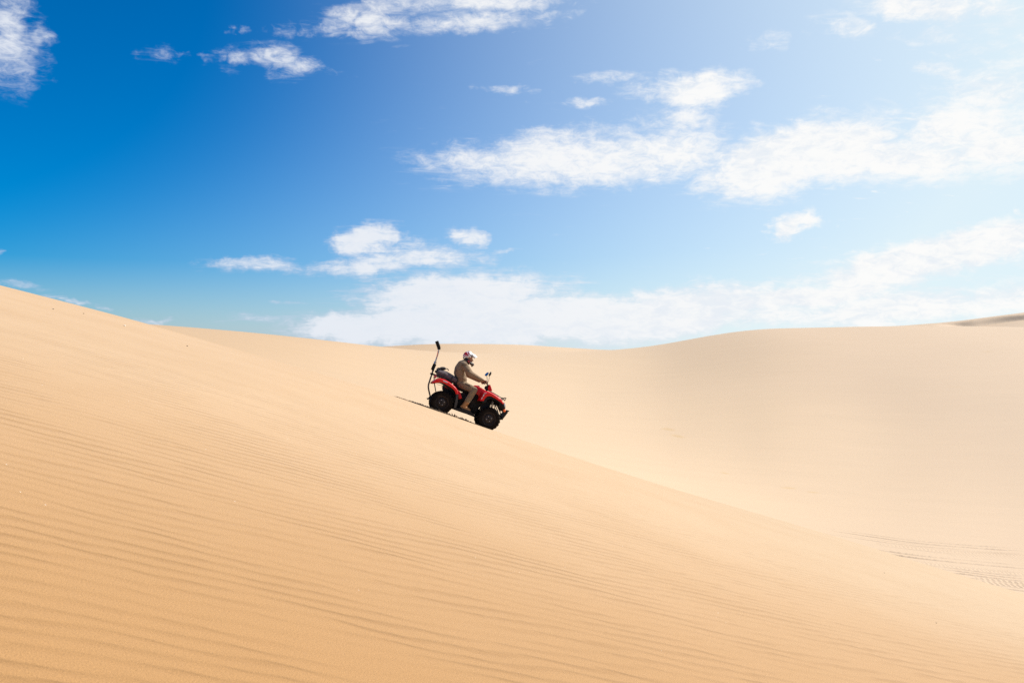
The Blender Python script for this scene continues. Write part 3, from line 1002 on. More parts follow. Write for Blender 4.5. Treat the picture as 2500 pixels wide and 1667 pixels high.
inner = [(430, 768), (500, 800), (570, 850), (600, 905), (560, 880), (490, 842), (430, 810)]
for sd in (-1, 1):
    B().prism(curve_pts(inner, -.3), sd * 0.33, sd * 0.2, 0.01).build('inner_guard', M_RED, quad)
B().tube([Vector((0, -TR + .02, 0)), Vector((0, TR - .02, 0))], 0.035, 14).build('rear_axle', M_ENGINE, quad)
ff = [(1060, 1000), (1180, 1010), (1290, 1060), (1300, 1110), (1250, 1095), (1160, 1090), (1120, 1140), (1130, 1260), (1160, 1300), (1120, 1330), (1040, 1270), (1000, 1180), (1010, 1080)]
B().prism(curve_pts(ff, -.15), -0.15, 0.15, 0.02).build('front_frame', M_BLACK, quad)
for sd in (-1, 1):
    def Y(p, yy): return Vector((p.x, sd * yy, p.z))
    a0, a1 = T(1200, 1025, -.25), T(1172, 1175, -.3)
    sh = B()
    sh.tube([Y(a0, .24), Y(a1, .30)], 0.017, 10)
    so = sh.build('shock_absorber', M_BLACK, quad)
    cp = []
    for k in range(8 * 10 + 1):
        f = 0.06 + .74 * k / 80
        q = Y(a0, .24).lerp(Y(a1, .30), f); t = k * 2 * math.pi / 10
        cp.append(q + Vector((math.cos(t) * .030, math.sin(t) * .030, 0)))
    B().tube(cp, 0.0055, 5).build('coil_spring', M_STEEL, so)
    w0 = Vector((WB, sd * (TR - .10), 0))
    for (q0, q1, zz) in ((T(1100, 1190, -.15), T(1190, 1220, -.15), .07), (T(1060, 1270, -.15), T(1190, 1290, -.15), -.06)):
        ar = B()
        ar.tube([Y(q0, .13), w0 + Vector((-.03, 0, zz))], 0.014, 8)
        ar.tube([Y(q1, .13), w0 + Vector((.03, 0, zz))], 0.014, 8)
        ar.build('suspension_arm', M_BLACK, quad)
    kn = B()
    kn.tube([w0 + Vector((0, 0, .10)), w0 + Vector((0, 0, -.09))], 0.028, 10)
    kn.tube([w0, w0 + Vector((0, sd * .06, 0))], 0.045, 12)
    kn.build('steering_knuckle', M_ENGINE, quad)
    # nose struts
    B().tube([Y(T(1238, 1080, -.2), .2), Y(T(1252, 1150, -.2), .2), Y(T(1275, 1190, -.2), .2)], 0.011, 8).build('front_strut', M_BLACK, quad)
    B().tube([Y(T(1262, 1105, -.2), .24), Y(T(1300, 1180, -.2), .24), Y(T(1330, 1290, -.2), .22)], 0.013, 8).build('front_strut', M_BLACK, quad)
    # bumper side and bar
    bp = [(1392, 1178), (1430, 1180), (1434, 1222), (1400, 1268), (1350, 1332), (1312, 1336), (1316, 1318), (1352, 1262), (1388, 1218)]
    B().prism(curve_pts(bp, -.25), sd * 0.30, sd * 0.12, 0.012).build('bumper_plate', M_BLACK, quad)
bl = B()
c0, c1 = T(1420, 1195, 0), T(1330, 1325, 0)
bl.tube([Vector((c0.x, -.33, c0.z)), Vector((c0.x, .33, c0.z))], 0.018, 12)
bl.tube([Vector((c1.x, -.24, c1.z)), Vector((c1.x, .24, c1.z))], 0.016, 12)
bl.build('front_bumper', M_BLACK, quad)
skid = [(590, 1150), (900, 1268), (1060, 1310), (1320, 1328), (1320, 1340), (1050, 1328), (890, 1288), (585, 1166)]
B().prism(curve_pts(skid, -.1), -0.14, 0.14, 0.006).build('skid_plate', M_BLACK, quad)

# front rack
fr = B()
for sd in (-1, 1):
    q = [T(1118, 866, -.3), T(1200, 905, -.3), T(1290, 960, -.3), T(1372, 1012, -.3), T(1386, 1034, -.3)]
    fr.tube([Vector((p.x, sd * .30, p.z)) for p in q], 0.010, 8, smooth=1)
    lp = [T(1386, 1034, -.3), T(1410, 988, -.3), T(1392, 982, -.3), T(1366, 1010, -.3)]
    fr.tube([Vector((p.x, sd * .30, p.z)) for p in lp], 0.009, 8)
for k, (a, b_) in enumerate(((1125, 868), (1200, 905), (1290, 960), (1372, 1012), (1404, 988))):
    p = T(a, b_, 0); p2 = T(a, b_, -.3)
    fr.tube([Vector((p2.x, -.30, p2.z)), Vector((p2.x, .30, p2.z))], 0.009, 8)
fr.build('front_rack', M_BLACK, quad)

# steering
st = B()
st.tube([T(1085, 900), T(1110, 830), T(1120, 775)], 0.026, 10)
st.build('steering_column', M_BLACK, quad)
pod = [(1132, 782), (1152, 776), (1168, 820), (1186, 878), (1150, 880), (1120, 868), (1112, 830)]
B().prism(curve_pts(pod, 0), -0.075, 0.075, 0.02).build('handlebar_cowl', M_RED, quad)
dash = [(1062, 838), (1075, 800), (1105, 790), (1118, 830), (1112, 866), (1085, 862)]
B().prism(curve_pts(dash, 0), -0.06, 0.06, 0.012).build('instrument_pod', M_BLACK, quad)
GR = {}
hbm = B()
hb_pts = []
for sd in (-1, 1):
    g = T(1082, 738, -.36)
    GR[sd] = Vector((g.x, 0, g.z))
    hbm.tube([T(1118, 780), Vector((g.x + .055, sd * .10, g.z + .0)), Vector((g.x + .035, sd * .22, g.z + .008)), Vector((g.x + .012, sd * .30, g.z)), Vector((g.x - .012, sd * .44, g.z - .004))], 0.012, 10, smooth=2)
hbm.build('handlebar', M_BLACK, quad)
for sd in (-1, 1):
    g = GR[sd]
    B().tube([Vector((g.x + .010, sd * .31, g.z)), Vector((g.x - .014, sd * .455, g.z - .004))], [0.018, 0.018], 12).build('grip', M_GLOVE, quad)
    B().box(Vector((g.x + .03, sd * .27, g.z + .01)), (0.035, 0, 0), (0, 0.03, 0), (0, 0, 0.026)).build('switch_box', M_BLACK, quad)
    lv = B(); lv.tube([Vector((g.x + .04, sd * .28, g.z)), Vector((g.x + .075, sd * .33, g.z - .008)), Vector((g.x + .055, sd * .44, g.z - .02))], 0.007, 6, smooth=1)
    lv.build('brake_lever', M_BLACK, quad)

# mirrors: near one shows its dark back edge, far one catches the sky
for sd, (mx, my), (sx, sy), (bx_, by_) in ((-1, (1150, 606), (1140, 668), (1124, 730)), (1, (1100, 608), (1104, 665), (1106, 725))):
    yy = 0.34 * sd
    c = T(mx, my, yy); s1 = T(sx, sy, yy); s0 = T(bx_, by_, yy * .82)
    mr = bpy.data.objects.new('mirror', None); COL.objects.link(mr); mr.parent = quad
    B().tube([s0, s0.lerp(s1, .5) + Vector((.004, 0, 0)), s1, c], 0.007, 8, smooth=1).build('stem', M_STEEL if sd < 0 else M_BLACK, mr)
    # housing: a shallow dish whose glass looks backward; turned a little outward
    nrm = (Vector((-0.78, -0.52, 0.42)) if sd > 0 else Vector((-0.95, 0.42, 0.10))).normalized()
    up = (Vector((0.33, 0, .94)) - nrm * nrm.dot(Vector((0.33, 0, .94)))).normalized(); sdv = nrm.cross(up)
    hs = B(); seg = 24; rows_ = []
    for (s_, d_) in ((0.0, -.030), (0.5, -.028), (.85, -.016), (1.0, 0.0), (.97, .004), (.90, .002)):
        rows_.append([c + (sdv * math.cos(k * 2 * math.pi / seg) * .050 + up * math.sin(k * 2 * math.pi / seg) * .066) * s_ + nrm * d_ for k in range(seg)])
    vs = [q for r_ in rows_ for q in r_]; fs = []
    for i in range(len(rows_) - 1):
        for k in range(seg):
            k1 = (k + 1) % seg; fs.append((i * seg + k, i * seg + k1, (i + 1) * seg + k1, (i + 1) * seg + k))
    hs.add(vs, fs); hs.build('mirror_housing', M_BLACK, mr)
    gl = B(); ring = [c + (sdv * math.cos(k * 2 * math.pi / seg) * .046 + up * math.sin(k * 2 * math.pi / seg) * .061) + nrm * .0035 for k in range(seg)]
    gl.add(ring, [tuple(range(seg))]); gl.build('mirror_glass', M_MIRROR, mr, smooth=False)

# rear rack
rr_ = B()
for sd in (-1, 1):
    q = [T(252, 606, -.3), T(330, 634, -.3), T(450, 690, -.3), T(560, 750, -.3)]
    rr_.tube([Vector((p.x, sd * .29, p.z)) for p in q], 0.012, 8, smooth=1)
    for (a, b_, c_, d_) in ((330, 634, 345, 684), (520, 728, 510, 745)):
        p, p2 = T(a, b_, -.3), T(c_, d_, -.3)
        rr_.tube([Vector((p.x, sd * .29, p.z)), Vector((p2.x, sd * .27, p2.z))], 0.010, 8)
for (a, b_) in ((256, 607), (330, 634), (450, 690), (556, 748)):
    p = T(a, b_, -.3)
    rr_.tube([Vector((p.x, -.29, p.z)), Vector((p.x, .29, p.z))], 0.010, 8)
for k in range(-2, 3):
    q = [T(256, 607, -.3), T(330, 634, -.3), T(450, 690, -.3), T(556, 748, -.3)]
    rr_.tube([Vector((p.x, k * .09, p.z)) for p in q], 0.008, 6)
rr_.build('rear_rack', M_BLACK, quad)
for sd in (-1, 1):
    p = T(284, 644, -.28)
    B().box(Vector((p.x, sd * .26, p.z)), (0.030, 0, 0.004), (0, 0.045, 0), (-.004, 0, 0.032)).build('tail_lamp', M_TAIL, quad)
    p = T(238, 735, -.45); p2 = T(262, 725, -.4)
    ri = B().ell(Vector((p.x, sd * .43, p.z)), 0.026, 0.024, 0.030).build('rear_indicator', M_TAIL, quad)
    B().tube([Vector((p.x, sd * .43, p.z)), Vector((p2.x, sd * .40, p2.z))], 0.010, 6).build('indicator_stalk', M_BLACK, ri)
pb = B()
for sd in (-1, 1):
    a, b_, c_ = T(262, 668, -.1), T(268, 760, -.1), T(290, 885, -.1)
    pb.tube([Vector((p.x, sd * .10, p.z)) for p in (a, b_, c_)], 0.009, 6)
a, b_ = T(275, 800, -.1), T(290, 885, -.1)
pb.build('plate_bracket', M_BLACK, quad)
ca = T(300, 765, -.2); cb = T(395, 785, -.2)
B().tube([ca, ca.lerp(cb, .5) + Vector((0, 0, -.012)), cb, cb + Vector((.0, 0, -.05)), cb + Vector((-.03, 0, -.04))], 0.004, 5, smooth=2).build('wire', M_BLACK, quad)
ht = [(138, 990), (170, 985), (185, 958), (205, 950), (300, 990), (300, 1030), (190, 1000), (160, 1018), (148, 1004)]
B().prism(curve_pts(ht, 0), -0.05, 0.05, 0.006).build('tow_hitch', M_BLACK, quad)

# rear mast: bent steel pole with foam sleeve and black end cylinder
mast = bpy.data.objects.new('rear_mast', None); COL.objects.link(mast); mast.parent = quad
B().tube([T(196, 952), T(178, 880), T(165, 800), T(185, 730), T(215, 640), T(240, 560)], 0.0205, 12, smooth=2).build('lower_pole', M_TUBE, mast)
B().tube([T(236, 572), T(256, 500), T(276, 430)], 0.0165, 12).build('middle_pole', M_STEEL, mast)
B().tube([T(233, 540), T(241, 520), T(274, 446)], 0.044, 16).build('foam_sleeve', M_FOAM, mast)
cl = B()
cl.tube([T(238, 560), T(246, 534)], 0.030, 12)
cl.tube([T(198, 600), T(250, 604)], 0.014, 8)
cl.tube([T(216, 618), T(224, 590)], 0.034, 12)
cl.build('clamp', M_BLACK, mast)
cl2 = B(); cl2.tube([T(270, 440), T(282, 408)], 0.030, 12); cl2.tube([T(258, 412), T(300, 432)], 0.010, 8)
cl2.build('pole_joint', M_STEEL, mast)
B().tube([T(276, 430), T(296, 365), T(318, 295), T(333, 250), T(336, 205)], 0.0180, 12, smooth=2).build('upper_pole', M_STEEL, mast)
B().tube([T(322, 235, -.02), T(316, 270, -.02), T(308, 310, -.02), T(300, 345, -.02)], 0.007, 6).build('amber_reflector_strip', M_ORANGE, mast)
ec = B()
ec.tube([T(343, 202), T(334, 178), T(318, 130), T(301, 84)], [0.040, 0.046, 0.046, 0.045], 18)
ec.tube([T(336, 216), T(338, 204)], [0.040, 0.042], 16)
ec.tube([T(318, 212), T(362, 200)], 0.010, 8)
ec.build('end_cylinder', M_FOAM, mast)

# decals, flat print
dc = [(398, 706), (420, 708), (482, 738), (478, 748), (455, 744), (410, 724)]
B().prism([T(a, b_, -.53) for a, b_ in dc], -0.5325, -0.524, 0.001).build('fender_decal', M_DECAL, quad, smooth=False)
for poly in ([(1052, 918), (1100, 904), (1102, 910), (1070, 922), (1052, 926)], [(1046, 934), (1064, 932), (1052, 962), (1036, 964)], [(1026, 975), (1040, 972), (1022, 1005), (1010, 1008)]):
    B().prism([T(a, b_, -.53) for a, b_ in poly], -0.5335, -0.524, 0.001).build('fender_decal', M_DECAL, quad, smooth=False)

# ------------------------------------------------------------------ the bag on the rear rack
bag_base = T(450, 690, 0)
bag = put_thing('duffel_bag', bag_base, 'grey duffel bag strapped on the rear rack behind the rider', 'bag')
bg_ = B()
ax0, ax1 = T(345, 590), T(585, 706)
for f, r_ in [(f, np.interp(f, (0, .12, .35, .6, .82, 1), (.082, .100, .108, .103, .095, .075))) for f in np.linspace(0, 1, 16)]:
    c = ax0.lerp(ax1, f)
    bg_.ell(c + Vector((0, 0, .012)), r_ * .9, .26, r_, seg=18, rings=10)
    bg_.ell(c + Vector((0, -.13, .0)), r_, .13, r_ * .97, seg=16, rings=10)
    bg_.ell(c + Vector((0, .13, .0)), r_, .13, r_ * .97, seg=16, rings=10)
body_me = fuse(bg_, bag, 0.010, 10)
mesh_obj('bag_body', body_me, M_BAG, bag)
# dark rolled top at the rear end
rt = B()
q0, q1 = T(300, 570), T(420, 520)
for f in np.linspace(0, 1, 6):
    c = q0.lerp(q1, f) + Vector((0, 0, .028 * math.sin(f * math.pi)))
    rt.ell(c, .050, .20, .040 + .012 * math.sin(f * math.pi), seg=14, rings=8)
rt.ell(T(345, 575), .075, .19, .085, seg=14, rings=8)
mesh_obj('roll_top', fuse(rt, bag, 0.009, 4), M_BAGD, bag)
for f in (0.30, 0.78):
    c = ax0.lerp(ax1, f); pts = []
    dirx = (ax1 - ax0).normalized(); dz_ = Vector((-dirx.z, 0, dirx.x))
    for k in range(15):
        t = math.pi * (k / 14)
        pts.append(c + Vector((0, -.275 * math.cos(t), 0)) + dz_ * (.121 * math.sin(t) ** .6 - .03))
    B().tube(pts, 0.012, 6, squash=(.4, 1.2)).build('strap', M_BAGD, bag)
bk = B(); bk.tube([T(440, 528, -.1), T(462, 518, -.1), T(488, 535, -.1), T(486, 556, -.1)], 0.012, 6, smooth=1); bk.build('carry_loop', M_BAGD, bag); bk = B(); bk.tube([T(300, 540, -.1), T(310, 516, -.1), T(340, 508, -.1)], 0.011, 6, smooth=1)
bk.build('carry_loop', M_BAGD, bag)
B().tube([T(586, 650, -.2), T(612, 672, -.2), T(628, 700, -.2), T(606, 752, -.2), T(596, 768, -.2)], [.02, .028, .030, .026, .016], 10, smooth=1).build('end_pocket', M_BAGD, bag)

# ------------------------------------------------------------------ the rider
rider_base = T(690, 800, 0)
rider = put_thing('person', rider_base, 'rider in khaki jacket and trousers with a white and red helmet, leaning to the handlebars', 'person')


def chain(b, pts, rad, seg=16):
    pts = [Vector(p) for p in pts]
    for i, p in enumerate(pts):
        b.ell(p, rad[i], rad[i], rad[i], seg=14, rings=8)
    for i in range(len(pts) - 1):
        if (pts[i + 1] - pts[i]).length > 1e-4:
            b.tube([pts[i], pts[i + 1]], [rad[i], rad[i + 1]], seg)


J = {}
for sd in (-1, 1):
    J['sh', sd] = Vector((T(752, 478, -.2).x, sd * .195, T(752, 478, -.2).z))
    e = T(842, 606, -.33); J['el', sd] = Vector((e.x, sd * .34, e.z))
    w = T(1030, 708, -.38); J['wr', sd] = Vector((w.x, sd * .375, w.z))
    h = T(692, 768, -.1); J['hip', sd] = Vector((h.x, sd * .105, h.z))
    k = T(905, 862, -.33); J['kn', sd] = Vector((k.x, sd * .315, k.z))
    a = T(778, 1058, -.35); J['an', sd] = Vector((a.x, sd * .335, a.z))
neck0, head_c = T(765, 420), T(815, 352)
# one continuous body: head, neck, trunk, arms with hands and fingers, legs
bd = B()
chain(bd, [T(690, 750), T(675, 650), T(695, 530), T(745, 440), neck0, T(800, 380)], [.125, .11, .115, .10, .062, .055])
bd.ell(head_c, .098, .076, .115, rot=Matrix.Rotation(R(-8), 3, 'Y'))
bd.ell(T(850, 392), .040, .045, .045)            # jaw
bd.ell(T(838, 420), .045, .040, .035)            # chin
chain(bd, [T(860, 365), T(874, 382), T(880, 395)], [.012, .013, .014])   # nose
chain(bd, [T(862, 410, -.012), T(862, 410, .012)], [.014, .014])          # lips
for sd in (-1, 1):
    chain(bd, [T(862, 358, sd * .03), T(862, 356, sd * .012)], [.014, .014])   # brow
    bd.ell(T(806, 372, sd * .078), .022, .010, .032)                      # ear
    chain(bd, [T(745, 470), J['sh', sd], J['el', sd], J['wr', sd]], [.09, .065, .046, .030])
    chain(bd, [J['hip', sd], J['kn', sd], J['an', sd]], [.085, .055, .040])
    f0 = J['an', sd]
    chain(bd, [f0, f0 + (T(715, 1125, -.35) - T(778, 1058, -.35)), f0 + (T(812, 1182, -.35) - T(778, 1058, -.35))], [.040, .035, .03])
    # hand closed on the grip (the grip runs across the bike)
    g = GR[sd]
    def gp(yy): return Vector((g.x + .010 - .024 * (abs(yy) - .31) / .145, yy, g.z - .004 * (abs(yy) - .31) / .145))
    kn = [gp(sd * yy) + Vector((.004, 0, .036)) for yy in (.340, .362, .384, .405)]
    wr = J['wr', sd]
    for q in kn:
        chain(bd, [wr.lerp(q, .25), q], [.022, .0145], 10)
    for i, yy in enumerate((.338, .361, .384, .406)):
        c = gp(sd * yy); rr = .0285; ln = (1.0, 1.12, 1.05, .85)[i]
        pts = [c + Vector((math.cos(t) * rr, 0, math.sin(t) * rr)) for t in np.linspace(R(80), R(80 - 215 * ln), 6)]
        chain(bd, pts, [.0115, .0112, .0105, .010, .0095, .0085], 8)
    c = gp(sd * .318)
    chain(bd, [wr.lerp(c, .45) + Vector((0, -sd * .008, -.006)), c + Vector((-.030, 0, .004)), c + Vector((-.014, -sd * .004, -.026)), c + Vector((.010, -sd * .004, -.027))], [.018, .013, .0115, .0095], 8)
mesh_obj('body', fuse(bd, rider, 0.0055, 2), M_SKIN, rider)
for sd in (-1, 1):
    B().ell(T(866, 372, sd * .030), .012, .012, .009, seg=12, rings=8).build('eye', M_EYE, rider)

# jacket
jk = B()
for yy, k in ((-.085, 1.0), (0, 1.05), (.085, 1.0)):
    chain(jk, [T(704, 700, yy), T(684, 640, yy), T(668, 590, yy), T(676, 525, yy), T(702, 468, yy), T(738, 430, yy * .7)], [v * k for v in (.130, .138, .146, .140, .122, .085)])
for sd in (-1, 1):
    chain(jk, [T(722, 458, sd * .10), J['sh', sd]], [.108, .092])
    s, e, w = J['sh', sd], J['el', sd], J['wr', sd]
    chain(jk, [s, s.lerp(e, .35), s.lerp(e, .7), e, e.lerp(w, .3), e.lerp(w, .65), w + (e - w) * .02], [.092, .087, .082, .078, .069, .057, .046])
    # creases round the elbow and shoulder
    for f, rr in ((.45, .084), (.62, .081), (.82, .080)):
        c = s.lerp(e, f); d = (e - s).normalized()
        jk.tube([c + d * -.010, c, c + d * .010], [rr * .9, rr, rr * .9], 14)
    for f, rr in ((.12, .075), (.28, .070), (.45, .066), (.6, .060)):
        c = e.lerp(w, f); d = (w - e).normalized()
        jk.tube([c + d * -.012, c, c + d * .012], [rr * .9, rr * 1.02, rr * .9], 14)
# collar
chain(jk, [T(748, 410, -.045), T(765, 398, 0), T(748, 410, .045)], [.055, .05, .055])
jme = fuse(jk, rider, 0.009, 3)
jo = mesh_obj('jacket', jme, M_JACKET, rider)
for sd in (-1, 1):
    pa, pb_ = T(716, 452, -.27), T(790, 468, -.30)
    q = [Vector((p.x, sd * abs(p.y), p.z)) for p in (T(712, 446, -.275), T(760, 447, -.285), T(785, 458, -.29), T(748, 462, -.287), T(722, 466, -.28), T(712, 474, -.275))]
    B().add(q + [p - Vector((0, sd * .03, 0)) for p in q], [tuple(range(6)), tuple(range(11, 5, -1))] + [(i, (i + 1) % 6, 6 + (i + 1) % 6, 6 + i) for i in range(6)]).build('shoulder_flap', M_POCKET, jo, smooth=False)
hm = B()
for k in range(2):
    pts = []
    for t in np.linspace(0, 2 * math.pi, 25)[:-1]:
        c = T(712, 716, 0)
        pts.append(c + Vector((math.cos(t) * .142, math.sin(t) * .205, -math.cos(t) * .05)))
    pts.append(pts[0])
hm.tube(pts, 0.012, 6)
hm.build('hem', M_JACKET, jo)

# trousers
tr = B()
for yy in (-.08, 0, .08):
    chain(tr, [T(668, 742, yy), T(712, 742, yy)], [.118, .122])
for sd in (-1, 1):
    h, k, a = J['hip', sd], J['kn', sd], J['an', sd]
    chain(tr, [h, h.lerp(k, .4), h.lerp(k, .75), k, k.lerp(a, .25), k.lerp(a, .6), k.lerp(a, .93)], [.110, .102, .092, .080, .084, .078, .072])
    for f, rr in ((.12, .090), (.34, .087), (.72, .082), (.9, .078)):
        c = k.lerp(a, f); d = (a - k).normalized()
        tr.tube([c + d * -.012, c, c + d * .012], [rr * .9, rr, rr * .9], 14)
    for f, rr in ((.82, .096), (.66, .101)):
        c = h.lerp(k, f); d = (k - h).normalized()
        tr.tube([c + d * -.012, c, c + d * .012], [rr * .9, rr, rr * .9], 14)
to = mesh_obj('trousers', fuse(tr, rider, 0.009, 3), M_TROUSER, rider)
for sd in (-1, 1):
    h, k = J['hip', sd], J['kn', sd]
    c = h.lerp(k, .42) + Vector((0, sd * .088, 0)); d = (k - h).normalized(); n_ = Vector((0, sd, 0.12)); n_ = (n_ - d * d.dot(n_)).normalized(); v_ = d.cross(n_)
    B().box(c, d * .080, v_ * .062, n_ * .016).build('cargo_pocket', M_TROUSER, to)
    B().box(c + n_ * .012 + v_ * (.034 if v_.z > 0 else -.034), d * .082, v_ * .020, n_ * .010).build('pocket_flap', M_POCKET, to)

# boots
for sd in (-1, 1):
    bt = B()
    def F_(a, b_): q = T(a, b_, -.34); return Vector((q.x, sd * .335, q.z))
    chain(bt, [F_(782, 1060), F_(756, 1092), F_(728, 1128)], [.070, .066, .064])
    chain(bt, [F_(704, 1128), F_(735, 1138), F_(780, 1164), F_(815, 1184)], [.048, .058, .054, .042])
    bo = mesh_obj('boot', fuse(bt, rider, 0.007, 3), M_BOOT, rider)
    sl = [(672, 1140), (700, 1160), (760, 1188), (838, 1222), (846, 1206), (842, 1196), (760, 1168), (676, 1126)]
    B().prism([F_(a, b_) for a, b_ in sl], sd * .285, sd * .385, .012).build('sole', M_SOLE, bo)
    cf = B(); ca_ = F_(786, 1052); cb_ = F_(776, 1066)
    cf.tube([ca_, ca_.lerp(cb_, .5), cb_], [.064, .072, .066], 16); cf.build('boot_cuff', M_BOOT, bo)
    lc = B()
    for (a, b_) in ((770, 1112), (782, 1132), (796, 1150)):
        q = F_(a, b_); lc.tube([q + Vector((.018, -sd * .03, .012)), q + Vector((.022, 0, .022)), q + Vector((.018, sd * .03, .012))], .006, 6)
    lc.build('laces', M_SOLE, bo)

# helmet
hel = bpy.data.objects.new('helmet', None); COL.objects.link(hel); hel.parent = rider
Rh = Matrix.Rotation(R(-10), 3, 'Y')
hc = T(803, 320)


def hp(x, y, z):
    return hc + Rh @ Vector((x, y, z))


rows_ = []; mats_ = []
NA, NB = 64, 108
for i in range(NA + 1):
    a = math.pi * 0.62 * i / NA
    r_ = []
    for k in range(NB + 1):
        t = 2 * math.pi * k / NB
        ex = .136 if math.cos(t) < 0 else .128
        r_.append(hp(ex * math.sin(a) * math.cos(t), .118 * math.sin(a) * math.sin(t), .128 * math.cos(a) + (.012 if math.cos(t) > 0 else -.012 * math.sin(a))))
    rows_.append(r_)
sh = B()
P_ = rows_; vs = [p for r_ in P_ for p in r_]; nc = NB + 1
for i in range(NA):
    for k in range(NB):
        a = math.pi * .62 * (i + .5) / NA; t = 2 * math.pi * (k + .5) / NB
        lx, ly, lz = math.sin(a) * math.cos(t), math.sin(a) * math.sin(t), math.cos(a)
        if lx > .55 and lz < -.02: continue                       # open face
        m = 0
        if lx < .16 and lz < .80 and lz > -.10 and (lx + lz * .55) < .36: m = 1
        if abs((lx * .8 + lz * .62) - .16) < .05 and lz < .75: m = 0
        if abs(lz - (-.02 - lx * .2)) < .05 and lx < .1: m = 0
        if lz > .86 and -.30 < lx < .26 and abs(ly) < .32: m = 2
        if abs((lx * .75 - lz * .66) + .02) < .035 and .15 < lz < .75 and lx > -.05: m = 2
        if -.34 < lz < -.12 and -.6 < lx < .25 and (k // 3 % 3 == 1): m = 3
        sh.add([], [], 0)
        sh.f.append((i * nc + k, (i + 1) * nc + k, (i + 1) * nc + k + 1, i * nc + k + 1)); sh.mi.append(m)
sh.v = vs
so = sh.build('shell', [M_WHITE, M_HRED, M_HBLACK, M_GREYP], hel)
sd_ = so.modifiers.new('thick', 'SOLIDIFY'); sd_.thickness = 0.012; sd_.offset = -1
# peak
rows_ = []
for i in range(9):
    f = i / 8
    base_c = Vector((.085 + .160 * f, 0, .085 - .075 * f + .022 * math.sin(f * math.pi)))
    r_ = []
    for k in range(11):
        s = (k - 5) / 5
        wv = .112 * (1 - .25 * f)
        r_.append(hp(base_c.x - .05 * s * s * (1 + .4 * f), wv * s, base_c.z - .045 * s * s))
    rows_.append(r_)
B().sheet(rows_, .005).build('peak', M_WHITE, hel)
for s in (-1, 1):
    B().tube([hp(.09, s * .092, .062), hp(.15, s * .090, .030), hp(.20, s * .078, -.002)], .008, 6, squash=(1, .5)).build('peak_stripe', M_HBLACK, hel)
# goggle visor raised below the peak
rows_ = []
for i in range(6):
    f = i / 5
    r_ = []
    for k in range(13):
        t = R(-78 + 156 * k / 12)
        rad = .128 - .01 * f
        r_.append(hp(rad * math.cos(t) * 1.02 + .012, rad * .93 * math.sin(t), .038 - .058 * f))
    rows_.append(r_)
B().sheet(rows_, .004).build('visor', M_SMOKE, hel)
# chin guard
pts = []; rad = []
for k in range(17):
    t = R(-118 + 236 * k / 16)
    f = max(0, math.cos(t))
    q = T(790, 405) .lerp(T(872, 455), 0.5 + .5 * math.cos(t)) if True else None
    pts.append(Vector((q.x, .100 * math.sin(t), q.z)))
    rad.append(.034 + .014 * f)
B().tube(pts, rad, 10, smooth=1, squash=(1, .8)).build('chin_guard', M_HBLACK, hel)
B().tube([T(872, 448), T(868, 470), T(860, 492)], [.040, .032, .014], 10).build('chin_tip', M_HBLACK, hel)
for s in (-1, 1):
    y0 = s * .112
    cp_ = [(795, 396), (812, 388), (835, 405), (850, 430), (845, 444), (825, 440), (805, 420)]
    B().prism([T(a, b_, y0) for a, b_ in cp_], s * .126, s * .09, .008).build('cheek_panel', M_HRED, hel)
    q = T(824, 414, s * .12)
    B().lathe([(.016, 0), (.016, s * .008), (.010, s * .010), (0, s * .010)], Vector((q.x, s * .124, q.z)), 16).build('vent', M_HBLACK, hel)
    B().tube([T(722, 345, s * .10), T(760, 385, s * .10), T(800, 440, s * .085), T(812, 455, s * .06)], [.012, .018, .018, .012], 8, smooth=1).build('neck_strap', M_HBLACK, hel)

B().ell(T(792, 384), .086, .098, .072, rot=Matrix.Rotation(R(-10), 3, 'Y')).build('cheek_padding', M_HBLACK, hel)
for s in (-1, 1):
    # seams: yoke across the back, side seam of the jacket
    B().tube([T(592, 548, s * .17), T(640, 560, s * .205), T(700, 590, s * .215), T(752, 628, s * .20)], .006, 6, smooth=1).build('seam', M_POCKET, jo)

# ------------------------------------------------------------------ tyre tracks pressed in the sand
def ground_point(px, py, y0, y1):
    """where the sight line through a photograph pixel first meets the ground between two depths"""
    d = ray(px, py)
    ys = np.linspace(y0, y1, 1500)
    g = height(d.x * ys, ys) - d.z * ys
    k = np.argmax(g > 0) if (g > 0).any() else len(ys) - 1
    return Vector((d.x * ys[k], ys[k], 0))


rng = np.random.default_rng(5)


